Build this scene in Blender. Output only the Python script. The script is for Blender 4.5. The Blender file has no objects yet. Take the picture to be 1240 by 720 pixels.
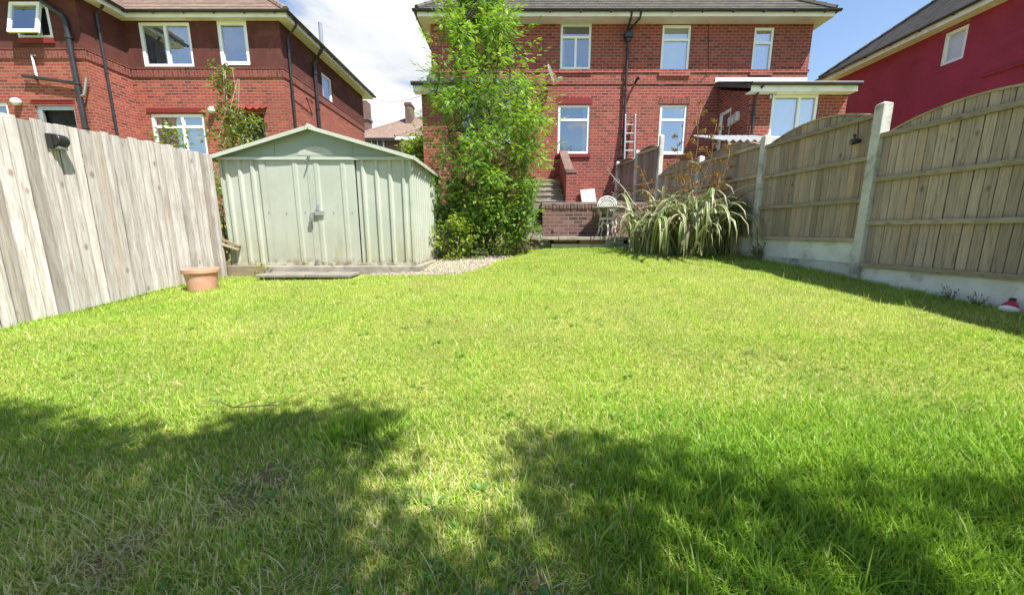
import bpy, math, random
import numpy as np
from mathutils import Vector, Matrix, noise as mnoise

# ------------------------------------------------------------------ camera, sky, sun, exposure
SC = bpy.context.scene
C = SC.collection
R = math.radians
PITCH = 10.1
F = 450.0
cam_d = bpy.data.cameras.new('camera')
cam_d.sensor_width = 36.0
cam_d.lens = 36.0 * F / 1240.0
cam_d.clip_start = 0.05
cam_d.clip_end = 3000
cam = bpy.data.objects.new('camera', cam_d)
C.objects.link(cam)
cam.location = (0, 0, 0)
cam.rotation_euler = (R(90 - PITCH), 0, 0)
SC.camera = cam

SUN = Vector((0.4545, -0.385, 1.0)).normalized()
SUN_EL = math.asin(SUN.z)
SUN_AZ = math.atan2(SUN.x, SUN.y)
SKY_STRENGTH = 0.105
SUN_STRENGTH = 5.0
EXPOSURE = 1.08

SC.view_settings.view_transform = 'Standard'
SC.view_settings.look = 'None'
SC.view_settings.exposure = EXPOSURE
SC.view_settings.gamma = 1.0
SC.view_settings.use_curve_mapping = False
SC.cycles.use_denoising = True
SC.cycles.max_bounces = 8
SC.cycles.transparent_max_bounces = 12

world = bpy.data.worlds.new('World')
SC.world = world
world.use_nodes = True
wt = world.node_tree
wt.nodes.clear()


def N(t, kind, ins=None, **kw):
    n = t.nodes.new(kind)
    for k, v in kw.items():
        setattr(n, k, v)
    for k, v in (ins or {}).items():
        if hasattr(v, 'is_output'):
            t.links.new(v, n.inputs[k])
        else:
            n.inputs[k].default_value = v
    return n


def math_n(t, op, a, b=None, c=None, clamp=False):
    ins = {0: a}
    if b is not None:
        ins[1] = b
    if c is not None:
        ins[2] = c
    return N(t, 'ShaderNodeMath', ins, operation=op, use_clamp=clamp).outputs[0]


def maprange(t, v, a, b, c=0.0, d=1.0, smooth=True):
    return N(t, 'ShaderNodeMapRange', {0: v, 1: a, 2: b, 3: c, 4: d},
             interpolation_type='SMOOTHSTEP' if smooth else 'LINEAR').outputs[0]


def mixc(t, f, a, b, blend='MIX'):
    n = N(t, 'ShaderNodeMix', data_type='RGBA', blend_type=blend)
    for i, v in ((0, f), (6, a), (7, b)):
        if hasattr(v, 'is_output'):
            t.links.new(v, n.inputs[i])
        else:
            n.inputs[i].default_value = v if i == 0 else (v[0], v[1], v[2], 1)
    return n.outputs[2]


def build_sky():
    t = wt
    sky = N(t, 'ShaderNodeTexSky', sky_type='NISHITA', sun_disc=False, sun_elevation=SUN_EL,
            sun_rotation=SUN_AZ, altitude=100, air_density=1.0, dust_density=0.6, ozone_density=1.6)
    tc = N(t, 'ShaderNodeTexCoord')
    sep = N(t, 'ShaderNodeSeparateXYZ', {0: tc.outputs['Generated']})
    d = math_n(t, 'ADD', math_n(t, 'MAXIMUM', sep.outputs[2], 0.0), 0.12)
    p = N(t, 'ShaderNodeCombineXYZ', {0: math_n(t, 'DIVIDE', sep.outputs[0], d),
                                      1: math_n(t, 'DIVIDE', sep.outputs[1], d), 2: 0.3})
    nz = N(t, 'ShaderNodeTexNoise', {'Vector': p.outputs[0], 'Scale': 1.1, 'Detail': 9.0, 'Roughness': 0.55, 'Distortion': 0.3})
    # one big bank of cumulus to the north-west
    c1 = Vector((-0.36, 1.08, 0.36)).normalized()
    dot = N(t, 'ShaderNodeVectorMath', {0: tc.outputs['Generated'], 1: c1}, operation='DOT_PRODUCT').outputs['Value']
    bank = maprange(t, dot, 0.955, 0.995, 0.0, 0.30)
    dens = math_n(t, 'ADD', nz.outputs['Fac'], bank)
    cl = maprange(t, dens, 0.60, 0.72)
    wisp = N(t, 'ShaderNodeTexNoise', {'Vector': p.outputs[0], 'Scale': 0.7, 'Detail': 6.0, 'Roughness': 0.6, 'Distortion': 1.0})
    cl2 = maprange(t, wisp.outputs['Fac'], 0.44, 0.8, 0.0, 0.6)
    amount = math_n(t, 'MAXIMUM', cl, cl2)
    shade = maprange(t, nz.outputs['Fac'], 0.36, 0.60, 3.9, 5.1)
    cc = N(t, 'ShaderNodeCombineColor', {0: shade, 1: math_n(t, 'MULTIPLY', shade, 1.03), 2: math_n(t, 'MULTIPLY', shade, 1.07)})
    col = mixc(t, amount, sky.outputs[0], cc.outputs[0])
    bg = N(t, 'ShaderNodeBackground', {0: col, 1: SKY_STRENGTH})
    out = N(t, 'ShaderNodeOutputWorld', {0: bg.outputs[0]})


build_sky()
sun_d = bpy.data.lights.new('sun', 'SUN')
sun_d.energy = SUN_STRENGTH
sun_d.angle = R(0.45)
sun_d.color = (1.0, 0.95, 0.87)
sun = bpy.data.objects.new('sun', sun_d)
C.objects.link(sun)
sun.rotation_euler = (-SUN).to_track_quat('-Z', 'Y').to_euler()
sun.location = SUN * 60

# ------------------------------------------------------------------ photo pixel -> point on a plane of the place
CT, ST = math.cos(R(PITCH)), math.sin(R(PITCH))


def ray(u, v):
    a, b = (u - 620) / F, (360 - v) / F
    return a, CT + b * ST, -ST + b * CT


def on_y(u, v, Y):
    x, y, z = ray(u, v)
    return Vector((x / y * Y, Y, z / y * Y))


def on_x(u, v, X):
    x, y, z = ray(u, v)
    return Vector((X, y / x * X, z / x * X))


# ------------------------------------------------------------------ mesh helpers
class MB:
    def __init__(s):
        s.v, s.f, s.c = [], [], []
        s.smooth = False

    def add(s, vs, fs, col=None):
        o = len(s.v)
        s.v += [tuple(p) for p in vs]
        s.f += [tuple(i + o for i in f) for f in fs]
        s.c += [col or (1, 1, 1, 1)] * len(vs)
        return s

    def quad(s, a, b, c, d, col=None):
        return s.add([a, b, c, d], [(0, 1, 2, 3)], col)

    def box(s, x0, x1, y0, y1, z0, z1, col=None, tf=None):
        vs = [(x, y, z) for z in (z0, z1) for y in (y0, y1) for x in (x0, x1)]
        if tf:
            vs = [tf(*p) for p in vs]
        return s.add(vs, [(0, 2, 3, 1), (4, 5, 7, 6), (0, 1, 5, 4), (2, 6, 7, 3), (0, 4, 6, 2), (1, 3, 7, 5)], col)

    def bar(s, p, q, w, h, up=(0, 0, 1), col=None):
        p, q = Vector(p), Vector(q)
        d = (q - p).normalized()
        sx = d.cross(Vector(up))
        if sx.length < 1e-4:
            sx = d.cross(Vector((1, 0, 0)))
        sx.normalize()
        uz = sx.cross(d)
        vs = [e + sx * (i * w / 2) + uz * (j * h / 2) for e in (p, q) for i, j in ((-1, -1), (1, -1), (1, 1), (-1, 1))]
        return s.add(vs, [(0, 3, 2, 1), (4, 5, 6, 7), (0, 1, 5, 4), (1, 2, 6, 5), (2, 3, 7, 6), (3, 0, 4, 7)], col)

    def tube(s, pts, r, n=8, cap=True, col=None):
        pts = [Vector(p) for p in pts]
        rs = r if isinstance(r, (list, tuple)) else [r] * len(pts)
        vs, fs = [], []
        ref = Vector((0.13, 0.31, 1))
        for i, p in enumerate(pts):
            d = (pts[min(i + 1, len(pts) - 1)] - pts[max(i - 1, 0)]).normalized()
            a = d.cross(ref)
            if a.length < 0.05:
                a = d.cross(Vector((1, 0, 0)))
            a.normalize()
            b = d.cross(a)
            for k in range(n):
                t = 2 * math.pi * k / n
                vs.append(p + (a * math.cos(t) + b * math.sin(t)) * rs[i])
        for i in range(len(pts) - 1):
            for k in range(n):
                fs.append((i * n + k, i * n + (k + 1) % n, (i + 1) * n + (k + 1) % n, (i + 1) * n + k))
        if cap:
            fs.append(tuple(range(n - 1, -1, -1)))
            fs.append(tuple((len(pts) - 1) * n + k for k in range(n)))
        return s.add(vs, fs, col)

    def lathe(s, prof, c=(0, 0, 0), n=24, col=None, tf=None):
        vs, fs = [], []
        for r, z in prof:
            for k in range(n):
                t = 2 * math.pi * k / n
                p = Vector((r * math.cos(t), r * math.sin(t), z))
                if tf:
                    p = tf @ p
                vs.append(p + Vector(c))
        m = len(prof)
        for i in range(m - 1):
            for k in range(n):
                fs.append((i * n + k, i * n + (k + 1) % n, (i + 1) * n + (k + 1) % n, (i + 1) * n + k))
        return s.add(vs, fs, col)

    def build(s, name, mat, parent=None, smooth=None, bevel=0):
        me = bpy.data.meshes.new(name)
        off = world_loc(parent)
        me.from_pydata([(p[0] - off.x, p[1] - off.y, p[2] - off.z) for p in s.v], [], s.f)
        ca = me.color_attributes.new('col', 'FLOAT_COLOR', 'POINT')
        ca.data.foreach_set('color', np.array(s.c, dtype=np.float32).ravel())
        me.materials.append(mat)
        if smooth or s.smooth:
            me.polygons.foreach_set('use_smooth', [True] * len(me.polygons))
        me.update()
        o = bpy.data.objects.new(name, me)
        C.objects.link(o)
        if parent:
            o.parent = parent
        if bevel:
            b = o.modifiers.new('bevel', 'BEVEL')
            b.width = bevel
            b.segments = 2
            b.limit_method = 'ANGLE'
            b.angle_limit = R(40)
        return o


def world_loc(o):
    p = Vector((0, 0, 0))
    while o:
        p += o.location
        o = o.parent
    return p


def np_mesh(name, V, T, mat, parent=None, col=None, smooth=True):
    """V (n,3), T list of face index arrays (m,k)."""
    me = bpy.data.meshes.new(name)
    off = world_loc(parent)
    V = np.asarray(V, dtype=np.float32) - np.array(off, dtype=np.float32)
    me.vertices.add(len(V))
    me.vertices.foreach_set('co', V.ravel())
    loops = np.concatenate([t.ravel() for t in T]).astype(np.int32)
    tot = np.concatenate([np.full(len(t), t.shape[1]) for t in T]).astype(np.int32)
    st = np.concatenate([[0], np.cumsum(tot)[:-1]]).astype(np.int32)
    me.loops.add(len(loops))
    me.loops.foreach_set('vertex_index', loops)
    me.polygons.add(len(tot))
    me.polygons.foreach_set('loop_start', st)
    me.polygons.foreach_set('loop_total', tot)
    me.update(calc_edges=True)
    if smooth:
        me.polygons.foreach_set('use_smooth', np.ones(len(tot), dtype=bool))
    if col is not None:
        ca = me.color_attributes.new('col', 'FLOAT_COLOR', 'POINT')
        ca.data.foreach_set('color', np.asarray(col, dtype=np.float32).ravel())
    me.materials.append(mat)
    o = bpy.data.objects.new(name, me)
    C.objects.link(o)
    if parent:
        o.parent = parent
    return o


def unit(a):
    return a / np.maximum(np.linalg.norm(a, axis=-1, keepdims=True), 1e-9)


def scatter(name, tv, tf, P, D, U, S, col, mat, parent=None):
    """copies of a little leaf template: x along D, z along U-ish; S per-instance scale."""
    P, D, U = np.asarray(P), unit(np.asarray(D)), np.asarray(U)
    B = unit(np.cross(U, D))
    Nn = np.cross(D, B)
    tv = np.asarray(tv, dtype=np.float64)
    S = np.asarray(S)[:, None, None]
    V = P[:, None, :] + S * (tv[None, :, 0:1] * D[:, None, :] + tv[None, :, 1:2] * B[:, None, :] + tv[None, :, 2:3] * Nn[:, None, :])
    k = len(tv)
    n = len(P)
    T = []
    for size in sorted({len(f) for f in tf}):
        fa = np.array([f for f in tf if len(f) == size])
        T.append((fa[None] + (np.arange(n) * k)[:, None, None]).reshape(-1, size))
    cc = np.repeat(np.asarray(col), k, axis=0)
    return np_mesh(name, V.reshape(-1, 3), T, mat, parent, cc)


def thing(name, label, cat, loc=(0, 0, 0), group=None):
    o = bpy.data.objects.new(name, None)
    o.empty_display_size = 0.2
    C.objects.link(o)
    o.location = loc
    return tag(o, label, cat, group)


def tag(o, label, cat, group=None):
    o['label'] = label
    o['category'] = cat
    if group:
        o['group'] = group
    return o


def setting(o, kind='structure', label=None, cat=None):
    o['kind'] = kind
    if label:
        o['label'] = label
        o['category'] = cat
    return o


# ------------------------------------------------------------------ materials
def new_mat(name):
    m = bpy.data.materials.new(name)
    m.use_nodes = True
    t = m.node_tree
    t.nodes.clear()
    out = N(t, 'ShaderNodeOutputMaterial')
    return m, t, out


def noise(t, vec, scale, detail=4.0, rough=0.55, dist=0.0):
    return N(t, 'ShaderNodeTexNoise', {'Vector': vec, 'Scale': scale, 'Detail': detail, 'Roughness': rough, 'Distortion': dist}).outputs['Fac']


def objco(t):
    return N(t, 'ShaderNodeNewGeometry').outputs['Position']


def bump(t, h, strength=0.3, dist=0.01):
    return N(t, 'ShaderNodeBump', {'Strength': strength, 'Distance': dist, 'Height': h}).outputs[0]


def principled(t, out, col, rough=0.7, spec=0.4, normal=None, metal=0.0):
    p = N(t, 'ShaderNodeBsdfPrincipled', {'Roughness': rough, 'Metallic': metal, 'Specular IOR Level': spec})
    if hasattr(col, 'is_output'):
        t.links.new(col, p.inputs['Base Color'])
    else:
        p.inputs['Base Color'].default_value = (*col, 1)
    if normal is not None:
        t.links.new(normal, p.inputs['Normal'])
    t.links.new(p.outputs[0], out.inputs[0])
    return p


def mat_rough(name, a, b, scale=6.0, rough=0.75, spec=0.3, bscale=60, bstr=0.25, dirt=None, dscale=2.0, metal=0.0, bdist=0.005):
    m, t, out = new_mat(name)
    p = objco(t)
    c = mixc(t, maprange(t, noise(t, p, scale, 5), 0.3, 0.7), a, b)
    if dirt:
        c = mixc(t, maprange(t, noise(t, p, dscale, 7, 0.65, 0.4), 0.5, 0.72), c, dirt)
    nb = bump(t, noise(t, p, bscale, 4), bstr, bdist)
    principled(t, out, c, rough, spec, nb, metal)
    return m


def wall_uv(t):
    """(along the wall, height, 0) for any upright wall"""
    g = N(t, 'ShaderNodeNewGeometry')
    s = N(t, 'ShaderNodeSeparateXYZ', {0: g.outputs['Position']})
    n = N(t, 'ShaderNodeSeparateXYZ', {0: g.outputs['True Normal']})
    ax = math_n(t, 'ABSOLUTE', n.outputs[0])
    f = math_n(t, 'GREATER_THAN', ax, 0.6)
    u = N(t, 'ShaderNodeMix', {0: f, 2: s.outputs[0], 3: s.outputs[1]}, data_type='FLOAT').outputs[0]
    az = math_n(t, 'GREATER_THAN', math_n(t, 'ABSOLUTE', n.outputs[2]), 0.7)
    v = N(t, 'ShaderNodeMix', {0: az, 2: s.outputs[2], 3: s.outputs[1]}, data_type='FLOAT').outputs[0]
    return N(t, 'ShaderNodeCombineXYZ', {0: u, 1: v, 2: 0.0}).outputs[0], g.outputs['Position']


def mat_brick(name, c1, c2, mortar, bw=0.235, rh=0.088, ms=0.012, dark=None, wear=0.35, soldier=False, stain=(0.10, 0.05, 0.045), bias=0.0):
    m, t, out = new_mat(name)
    uv, pos = wall_uv(t)
    if soldier:
        s = N(t, 'ShaderNodeSeparateXYZ', {0: uv})
        uv = N(t, 'ShaderNodeCombineXYZ', {0: s.outputs[1], 1: s.outputs[0], 2: 0.0}).outputs[0]
    br = N(t, 'ShaderNodeTexBrick', {'Vector': uv, 'Color1': (*c1, 1), 'Color2': (*c2, 1), 'Mortar': (*mortar, 1), 'Scale': 1.0,
                                     'Mortar Size': ms, 'Mortar Smooth': 0.15, 'Bias': bias, 'Brick Width': bw, 'Row Height': rh})
    br.offset = 0.5
    # a second, offset layer picks out single burnt bricks
    br2 = N(t, 'ShaderNodeTexBrick', {'Vector': uv, 'Color1': (0, 0, 0, 1), 'Color2': (1, 1, 1, 1), 'Mortar': (0, 0, 0, 1), 'Scale': 1.0,
                                      'Mortar Size': 0.0, 'Bias': 0.0, 'Brick Width': bw, 'Row Height': rh})
    br2.offset = 0.5
    pick = maprange(t, N(t, 'ShaderNodeSeparateColor', {0: br2.outputs[0]}).outputs[0], 0.8, 0.95)
    notm = math_n(t, 'SUBTRACT', 1.0, br.outputs['Fac'])
    c = mixc(t, math_n(t, 'MULTIPLY', math_n(t, 'MULTIPLY', pick, notm), 0.75), br.outputs[0], dark or (0.06, 0.025, 0.022))
    lite = maprange(t, N(t, 'ShaderNodeSeparateColor', {0: br2.outputs[0]}).outputs[0], 0.04, 0.20, 1.0, 0.0)
    c = mixc(t, math_n(t, 'MULTIPLY', math_n(t, 'MULTIPLY', lite, notm), 0.6), c, (c1[0] * 1.25, c1[1] * 1.7, c1[2] * 1.5))
    n0 = noise(t, pos, 0.45, 4, 0.55)
    c = mixc(t, maprange(t, n0, 0.5, 0.72, 0, 0.3), c, (c1[0] * 1.2, c1[1] * 1.6, c1[2] * 1.5))
    n1 = noise(t, pos, 0.9, 6, 0.6)
    c = mixc(t, maprange(t, n1, 0.45, 0.75, 0, wear), c, stain)
    n2 = noise(t, pos, 26, 3)
    c = mixc(t, maprange(t, n2, 0.35, 0.85, 0.0, 0.2), c, (0.36, 0.16, 0.12))
    h = math_n(t, 'ADD', math_n(t, 'MULTIPLY', notm, 1.0), math_n(t, 'MULTIPLY', n2, 0.3))
    principled(t, out, c, 0.85, 0.25, bump(t, h, 0.5, 0.008))
    return m


def mat_wood(name, a, b, knot=(0.12, 0.09, 0.07), axis='z', rough=0.8, green=None):
    m, t, out = new_mat(name)
    p = objco(t)
    at = N(t, 'ShaderNodeVertexColor', layer_name='col')
    sc = N(t, 'ShaderNodeSeparateColor', {0: at.outputs[0]})
    off = N(t, 'ShaderNodeCombineXYZ', {0: math_n(t, 'MULTIPLY', sc.outputs[0], 37.0), 1: math_n(t, 'MULTIPLY', sc.outputs[0], 91.0), 2: math_n(t, 'MULTIPLY', sc.outputs[0], 53.0)})
    q = N(t, 'ShaderNodeVectorMath', {0: p, 1: off.outputs[0]}, operation='ADD').outputs[0]
    squash = {'z': (1, 1, 0.055), 'y': (1, 0.07, 1), 'x': (0.07, 1, 1)}[axis]
    gv = N(t, 'ShaderNodeVectorMath', {0: q, 1: squash}, operation='MULTIPLY').outputs[0]
    g1 = noise(t, gv, 24, 6, 0.65, 0.6)
    g2 = noise(t, gv, 70, 3, 0.6)
    kv = N(t, 'ShaderNodeVectorMath', {0: q, 1: {'z': (0.15, 1, 0.5), 'y': (1, 0.45, 1), 'x': (0.45, 1, 1)}[axis]}, operation='MULTIPLY').outputs[0]
    vo = N(t, 'ShaderNodeTexVoronoi', {'Vector': kv, 'Scale': 5.2, 'Randomness': 1.0})
    kn = maprange(t, vo.outputs['Distance'], 0.05, 0.14, 1.0, 0.0)
    c = mixc(t, maprange(t, g1, 0.3, 0.7), a, b)
    c = mixc(t, maprange(t, g2, 0.45, 0.72, 0, 0.6), c, knot)
    c = mixc(t, math_n(t, 'MULTIPLY', kn, 0.8), c, knot)
    tone = maprange(t, sc.outputs[1], 0, 1, 0.70, 1.2, False)
    c = mixc(t, maprange(t, sc.outputs[2], .55, 1.0, 0, .45), c, (a[0] * .8, a[1] * .68, a[2] * .55))
    tn = N(t, 'ShaderNodeCombineColor', {0: tone, 1: tone, 2: tone})
    c = mixc(t, 1.0, c, tn.outputs[0], 'MULTIPLY')
    big = noise(t, p, 1.3, 5, 0.6)
    c = mixc(t, maprange(t, big, 0.48, 0.75, 0, 0.4), c, green or knot)
    principled(t, out, c, rough, 0.2, bump(t, math_n(t, 'ADD', g1, math_n(t, 'MULTIPLY', g2, 0.5)), 0.45, 0.006))
    return m


def mat_leaf(name, trans=0.35, rough=0.5, gain=1.0):
    """leaf colour comes from each leaf's own colour attribute"""
    m, t, out = new_mat(name)
    at = N(t, 'ShaderNodeVertexColor', layer_name='col')
    p = objco(t)
    n = maprange(t, noise(t, p, 14, 2), 0.2, 0.8, 0.85 * gain, 1.15 * gain)
    nc = N(t, 'ShaderNodeCombineColor', {0: n, 1: n, 2: n})
    c = mixc(t, 1.0, at.outputs[0], nc.outputs[0], 'MULTIPLY')
    b = N(t, 'ShaderNodeBsdfPrincipled', {'Base Color': c, 'Roughness': rough, 'Specular IOR Level': 0.35})
    tr = N(t, 'ShaderNodeBsdfTranslucent', {0: mixc(t, 1.0, c, (1.35, 1.3, 0.6), 'MULTIPLY')})
    mx = N(t, 'ShaderNodeMixShader', {0: trans, 1: b.outputs[0], 2: tr.outputs[0]})
    t.links.new(mx.outputs[0], out.inputs[0])
    return m


def mat_glass(name, tint=(0.55, 0.66, 0.72), refl=0.30, rough=0.02):
    m, t, out = new_mat(name)
    p = objco(t)
    nb = bump(t, noise(t, p, 1.6, 2), 0.05, 0.05)
    gl = N(t, 'ShaderNodeBsdfGlossy', {0: (0.9, 0.95, 1.0, 1), 'Roughness': rough, 'Normal': nb})
    tr = N(t, 'ShaderNodeBsdfTransparent', {0: (*tint, 1)})
    lw = N(t, 'ShaderNodeLayerWeight', {0: 0.3})
    f = maprange(t, lw.outputs['Fresnel'], 0.0, 1.0, refl, min(1.0, refl + .6), False)
    mx = N(t, 'ShaderNodeMixShader', {0: f, 1: tr.outputs[0], 2: gl.outputs[0]})
    t.links.new(mx.outputs[0], out.inputs[0])
    return m


M = {}
M['brick'] = mat_brick('brick_red', (0.265, 0.052, 0.040), (0.185, 0.037, 0.032), (0.30, 0.165, 0.135), dark=(0.09, 0.026, 0.024), bw=.232, rh=.0865)
M['brick_old'] = mat_brick('brick_weathered', (0.17, 0.085, 0.075), (0.12, 0.06, 0.055), (0.20, 0.16, 0.14), dark=(0.035, 0.028, 0.028), wear=0.6, stain=(0.07, 0.06, 0.055))
M['brick_orange'] = mat_brick('brick_orange_red', (0.30, 0.064, 0.04), (0.20, 0.042, 0.034), (0.29, 0.155, 0.125), dark=(0.09, 0.026, 0.024), bw=.232, rh=.0865)
M['soldier'] = mat_brick('brick_on_end', (0.19, 0.045, 0.036), (0.14, 0.034, 0.03), (0.20, 0.10, 0.085), soldier=True)
M['lintel_red'] = mat_rough('red_lintel_paint', (0.21, 0.022, 0.022), (0.17, 0.026, 0.024), 8)
M['slate_lead'] = mat_rough('dull_lead', (0.12, 0.12, 0.125), (0.09, 0.09, 0.095), 6)
M['render_brown'] = mat_rough('brown_render', (0.115, 0.042, 0.036), (0.085, 0.032, 0.029), 3, 0.9, 0.15, 45, 0.6, (0.14, 0.06, 0.05), 1.2)
M['render_red'] = mat_rough('crimson_render', (0.31, 0.040, 0.078), (0.26, 0.034, 0.064), 1.2, 0.8, 0.2, 40, 0.7, (0.22, 0.03, 0.05), 0.9)
M['render_pale'] = mat_rough('pale_render', (0.50, 0.46, 0.50), (0.42, 0.39, 0.42), 2, 0.85)
M['upvc'] = mat_rough('white_upvc', (0.80, 0.83, 0.86), (0.76, 0.79, 0.82), 5, 0.35, 0.5, 20, 0.05)
M['fascia'] = mat_rough('white_fascia', (0.78, 0.80, 0.83), (0.72, 0.74, 0.77), 3, 0.5, 0.4, 20, 0.08, (0.58, 0.57, 0.56), 2)
M['soffit'] = mat_rough('cream_soffit', (0.66, 0.63, 0.60), (0.60, 0.57, 0.54), 3, 0.7)
M['black'] = mat_rough('black_pipe', (0.018, 0.018, 0.02), (0.03, 0.03, 0.034), 4, 0.4, 0.5, 30, 0.1)
M['dark'] = mat_rough('dark_interior', (0.02, 0.02, 0.024), (0.03, 0.03, 0.034), 3, 0.9)
M['room'] = mat_rough('dim_room', (0.10, 0.13, 0.18), (0.07, 0.09, 0.12), 1.5, 0.9)
M['net'] = mat_rough('net_curtain', (0.70, 0.74, 0.76), (0.56, 0.60, 0.64), 9, 0.9)
M['blind'] = mat_rough('white_blind', (0.74, 0.77, 0.79), (0.68, 0.71, 0.74), 3, 0.85)
M['curtain'] = mat_rough('grey_curtain', (0.30, 0.34, 0.40), (0.22, 0.25, 0.31), 5, 0.9)
M['glass'] = mat_glass('window_glass')
M['glass_clear'] = mat_glass('window_glass_bright', (0.8, 0.86, 0.88), 0.42)
M['glass_dim'] = mat_glass('window_glass_dull', (0.85, 0.9, 0.95), 0.03, 0.4)
M['backing_blue'] = mat_rough('blue_grey_backing', (0.42, 0.50, 0.60), (0.30, 0.37, 0.46), 2, 0.9)
M['galv'] = mat_rough('aluminium', (0.45, 0.46, 0.46), (0.38, 0.39, 0.40), 10, 0.35, 0.5, 40, 0.1, metal=0.6)
M['concrete'] = mat_rough('concrete', (0.60, 0.60, 0.58), (0.48, 0.48, 0.465), 5, 0.9, 0.2, 70, 0.5, (0.19, 0.19, 0.17), 2.4)
M['gravel_board'] = mat_rough('gravel_board_concrete', (0.76, 0.77, 0.77), (0.64, 0.65, 0.65), 4, 0.9, 0.2, 60, 0.5, (0.36, 0.35, 0.32), 2.6)
M['stone'] = mat_rough('step_stone', (0.34, 0.31, 0.26), (0.24, 0.22, 0.19), 5, 0.9, 0.2, 50, 0.6, (0.13, 0.12, 0.10), 3)
M['slab'] = mat_rough('paving_slab', (0.26, 0.235, 0.21), (0.19, 0.175, 0.155), 5, 0.92, 0.2, 50, 0.6, (0.12, 0.11, 0.09), 4)
M['pale_slab'] = mat_rough('pale_slab', (0.40, 0.41, 0.42), (0.33, 0.34, 0.35), 5, 0.8)
M['terracotta'] = mat_rough('terracotta', (0.56, 0.295, 0.21), (0.49, 0.255, 0.185), 5, 0.8, 0.25, 60, 0.25, (0.52, 0.34, 0.26), 4)
M['white_metal'] = mat_rough('white_painted_iron', (0.74, 0.76, 0.74), (0.60, 0.63, 0.60), 14, 0.5, 0.4, 40, 0.2, (0.36, 0.38, 0.30), 9)
M['table_top'] = mat_rough('weathered_table', (0.32, 0.36, 0.24), (0.42, 0.42, 0.33), 10, 0.7)
M['bark'] = mat_rough('bark', (0.15, 0.12, 0.085), (0.09, 0.075, 0.055), 12, 0.9, 0.2, 40, 0.8)
M['pale_stem'] = mat_rough('dry_stem', (0.46, 0.40, 0.30), (0.36, 0.30, 0.22), 20, 0.8)
M['brown_stem'] = mat_rough('brown_stalk', (0.30, 0.20, 0.12), (0.22, 0.15, 0.09), 20, 0.8)
M['leaf'] = mat_leaf('leaf', 0.38)
M['leaf_gloss'] = mat_leaf('leaf_waxy', 0.25, 0.35)
M['plain'] = mat_leaf('dry_petal', 0.25, 0.7)
M['rubber'] = mat_rough('black_plastic', (0.016, 0.016, 0.018), (0.024, 0.024, 0.026), 10, 0.38, 0.5, 60, 0.1)
M['lens'] = mat_rough('grey_lens', (0.20, 0.20, 0.21), (0.16, 0.16, 0.17), 10, 0.15, 0.6)
M['red_plastic'] = mat_rough('red_gloss', (0.50, 0.02, 0.06), (0.42, 0.02, 0.05), 20, 0.35, 0.5)
M['wood_grey'] = mat_wood('silvered_boards', (0.40, 0.37, 0.345), (0.60, 0.575, 0.55), (0.22, 0.165, 0.13))
M['wood_brown'] = mat_wood('weathered_larch', (0.425, 0.34, 0.27), (0.34, 0.28, 0.235), (0.14, 0.10, 0.078), green=(0.27, 0.245, 0.175))
M['wood_dark'] = mat_wood('stained_boards', (0.30, 0.235, 0.21), (0.24, 0.195, 0.18), (0.07, 0.05, 0.045))
M['gap_shade'] = mat_wood('gap_shade_wood', (0.085, 0.07, 0.055), (0.065, 0.054, 0.044), (0.03, 0.025, 0.02))  # near-black wood: the shade in the board gaps as a colour
M['wood_rail'] = mat_wood('fence_rail', (0.45, 0.385, 0.285), (0.36, 0.305, 0.22), (0.12, 0.095, 0.06), axis='y', green=(0.19, 0.20, 0.09))
M['timber'] = mat_wood('rough_timber', (0.34, 0.28, 0.20), (0.27, 0.22, 0.16), (0.14, 0.11, 0.08), axis='x')


def mat_shed(name, a, b):
    m, t, out = new_mat(name)
    p = objco(t)
    n = noise(t, p, 1.5, 5)
    c = mixc(t, maprange(t, n, 0.3, 0.7), a, b)
    s = N(t, 'ShaderNodeSeparateXYZ', {0: p})
    low = maprange(t, s.outputs[2], -0.45, 0.35, 1.0, 0.0)
    st = N(t, 'ShaderNodeVectorMath', {0: p, 1: (1, 1, 0.12)}, operation='MULTIPLY').outputs[0]
    streak = maprange(t, noise(t, st, 9, 5, 0.6), 0.45, 0.75)
    c = mixc(t, math_n(t, 'MULTIPLY', low, math_n(t, 'ADD', math_n(t, 'MULTIPLY', streak, 0.55), 0.22)), c, (0.33, 0.29, 0.15))
    foot = maprange(t, s.outputs[2], -0.56, -0.40, 1.0, 0.0)
    rn = maprange(t, noise(t, p, 11, 5, 0.7), 0.45, 0.6)
    c = mixc(t, math_n(t, 'MULTIPLY', math_n(t, 'MULTIPLY', foot, rn), 0.75), c, (0.17, 0.085, 0.04))
    sm = maprange(t, noise(t, p, 2.6, 6, 0.65), 0.52, 0.72, 0, .3)
    c = mixc(t, sm, c, (0.30, 0.34, 0.27))
    c = mixc(t, math_n(t, 'MULTIPLY', streak, 0.28), c, (0.25, 0.29, 0.23))
    principled(t, out, c, 0.45, 0.4, bump(t, noise(t, p, 5, 3), 0.15, 0.01))
    return m


M['shed'] = mat_shed('pale_green_steel', (0.385, 0.415, 0.355), (0.44, 0.465, 0.405))
M['shed_trim'] = mat_shed('shed_trim_steel', (0.46, 0.50, 0.42), (0.43, 0.46, 0.39))
M['gable_shaded'] = mat_shed('shaded_gable_steel', (0.235, 0.30, 0.24), (0.26, 0.32, 0.26))  # shade of the roof overhang put into a darker gable colour


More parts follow.
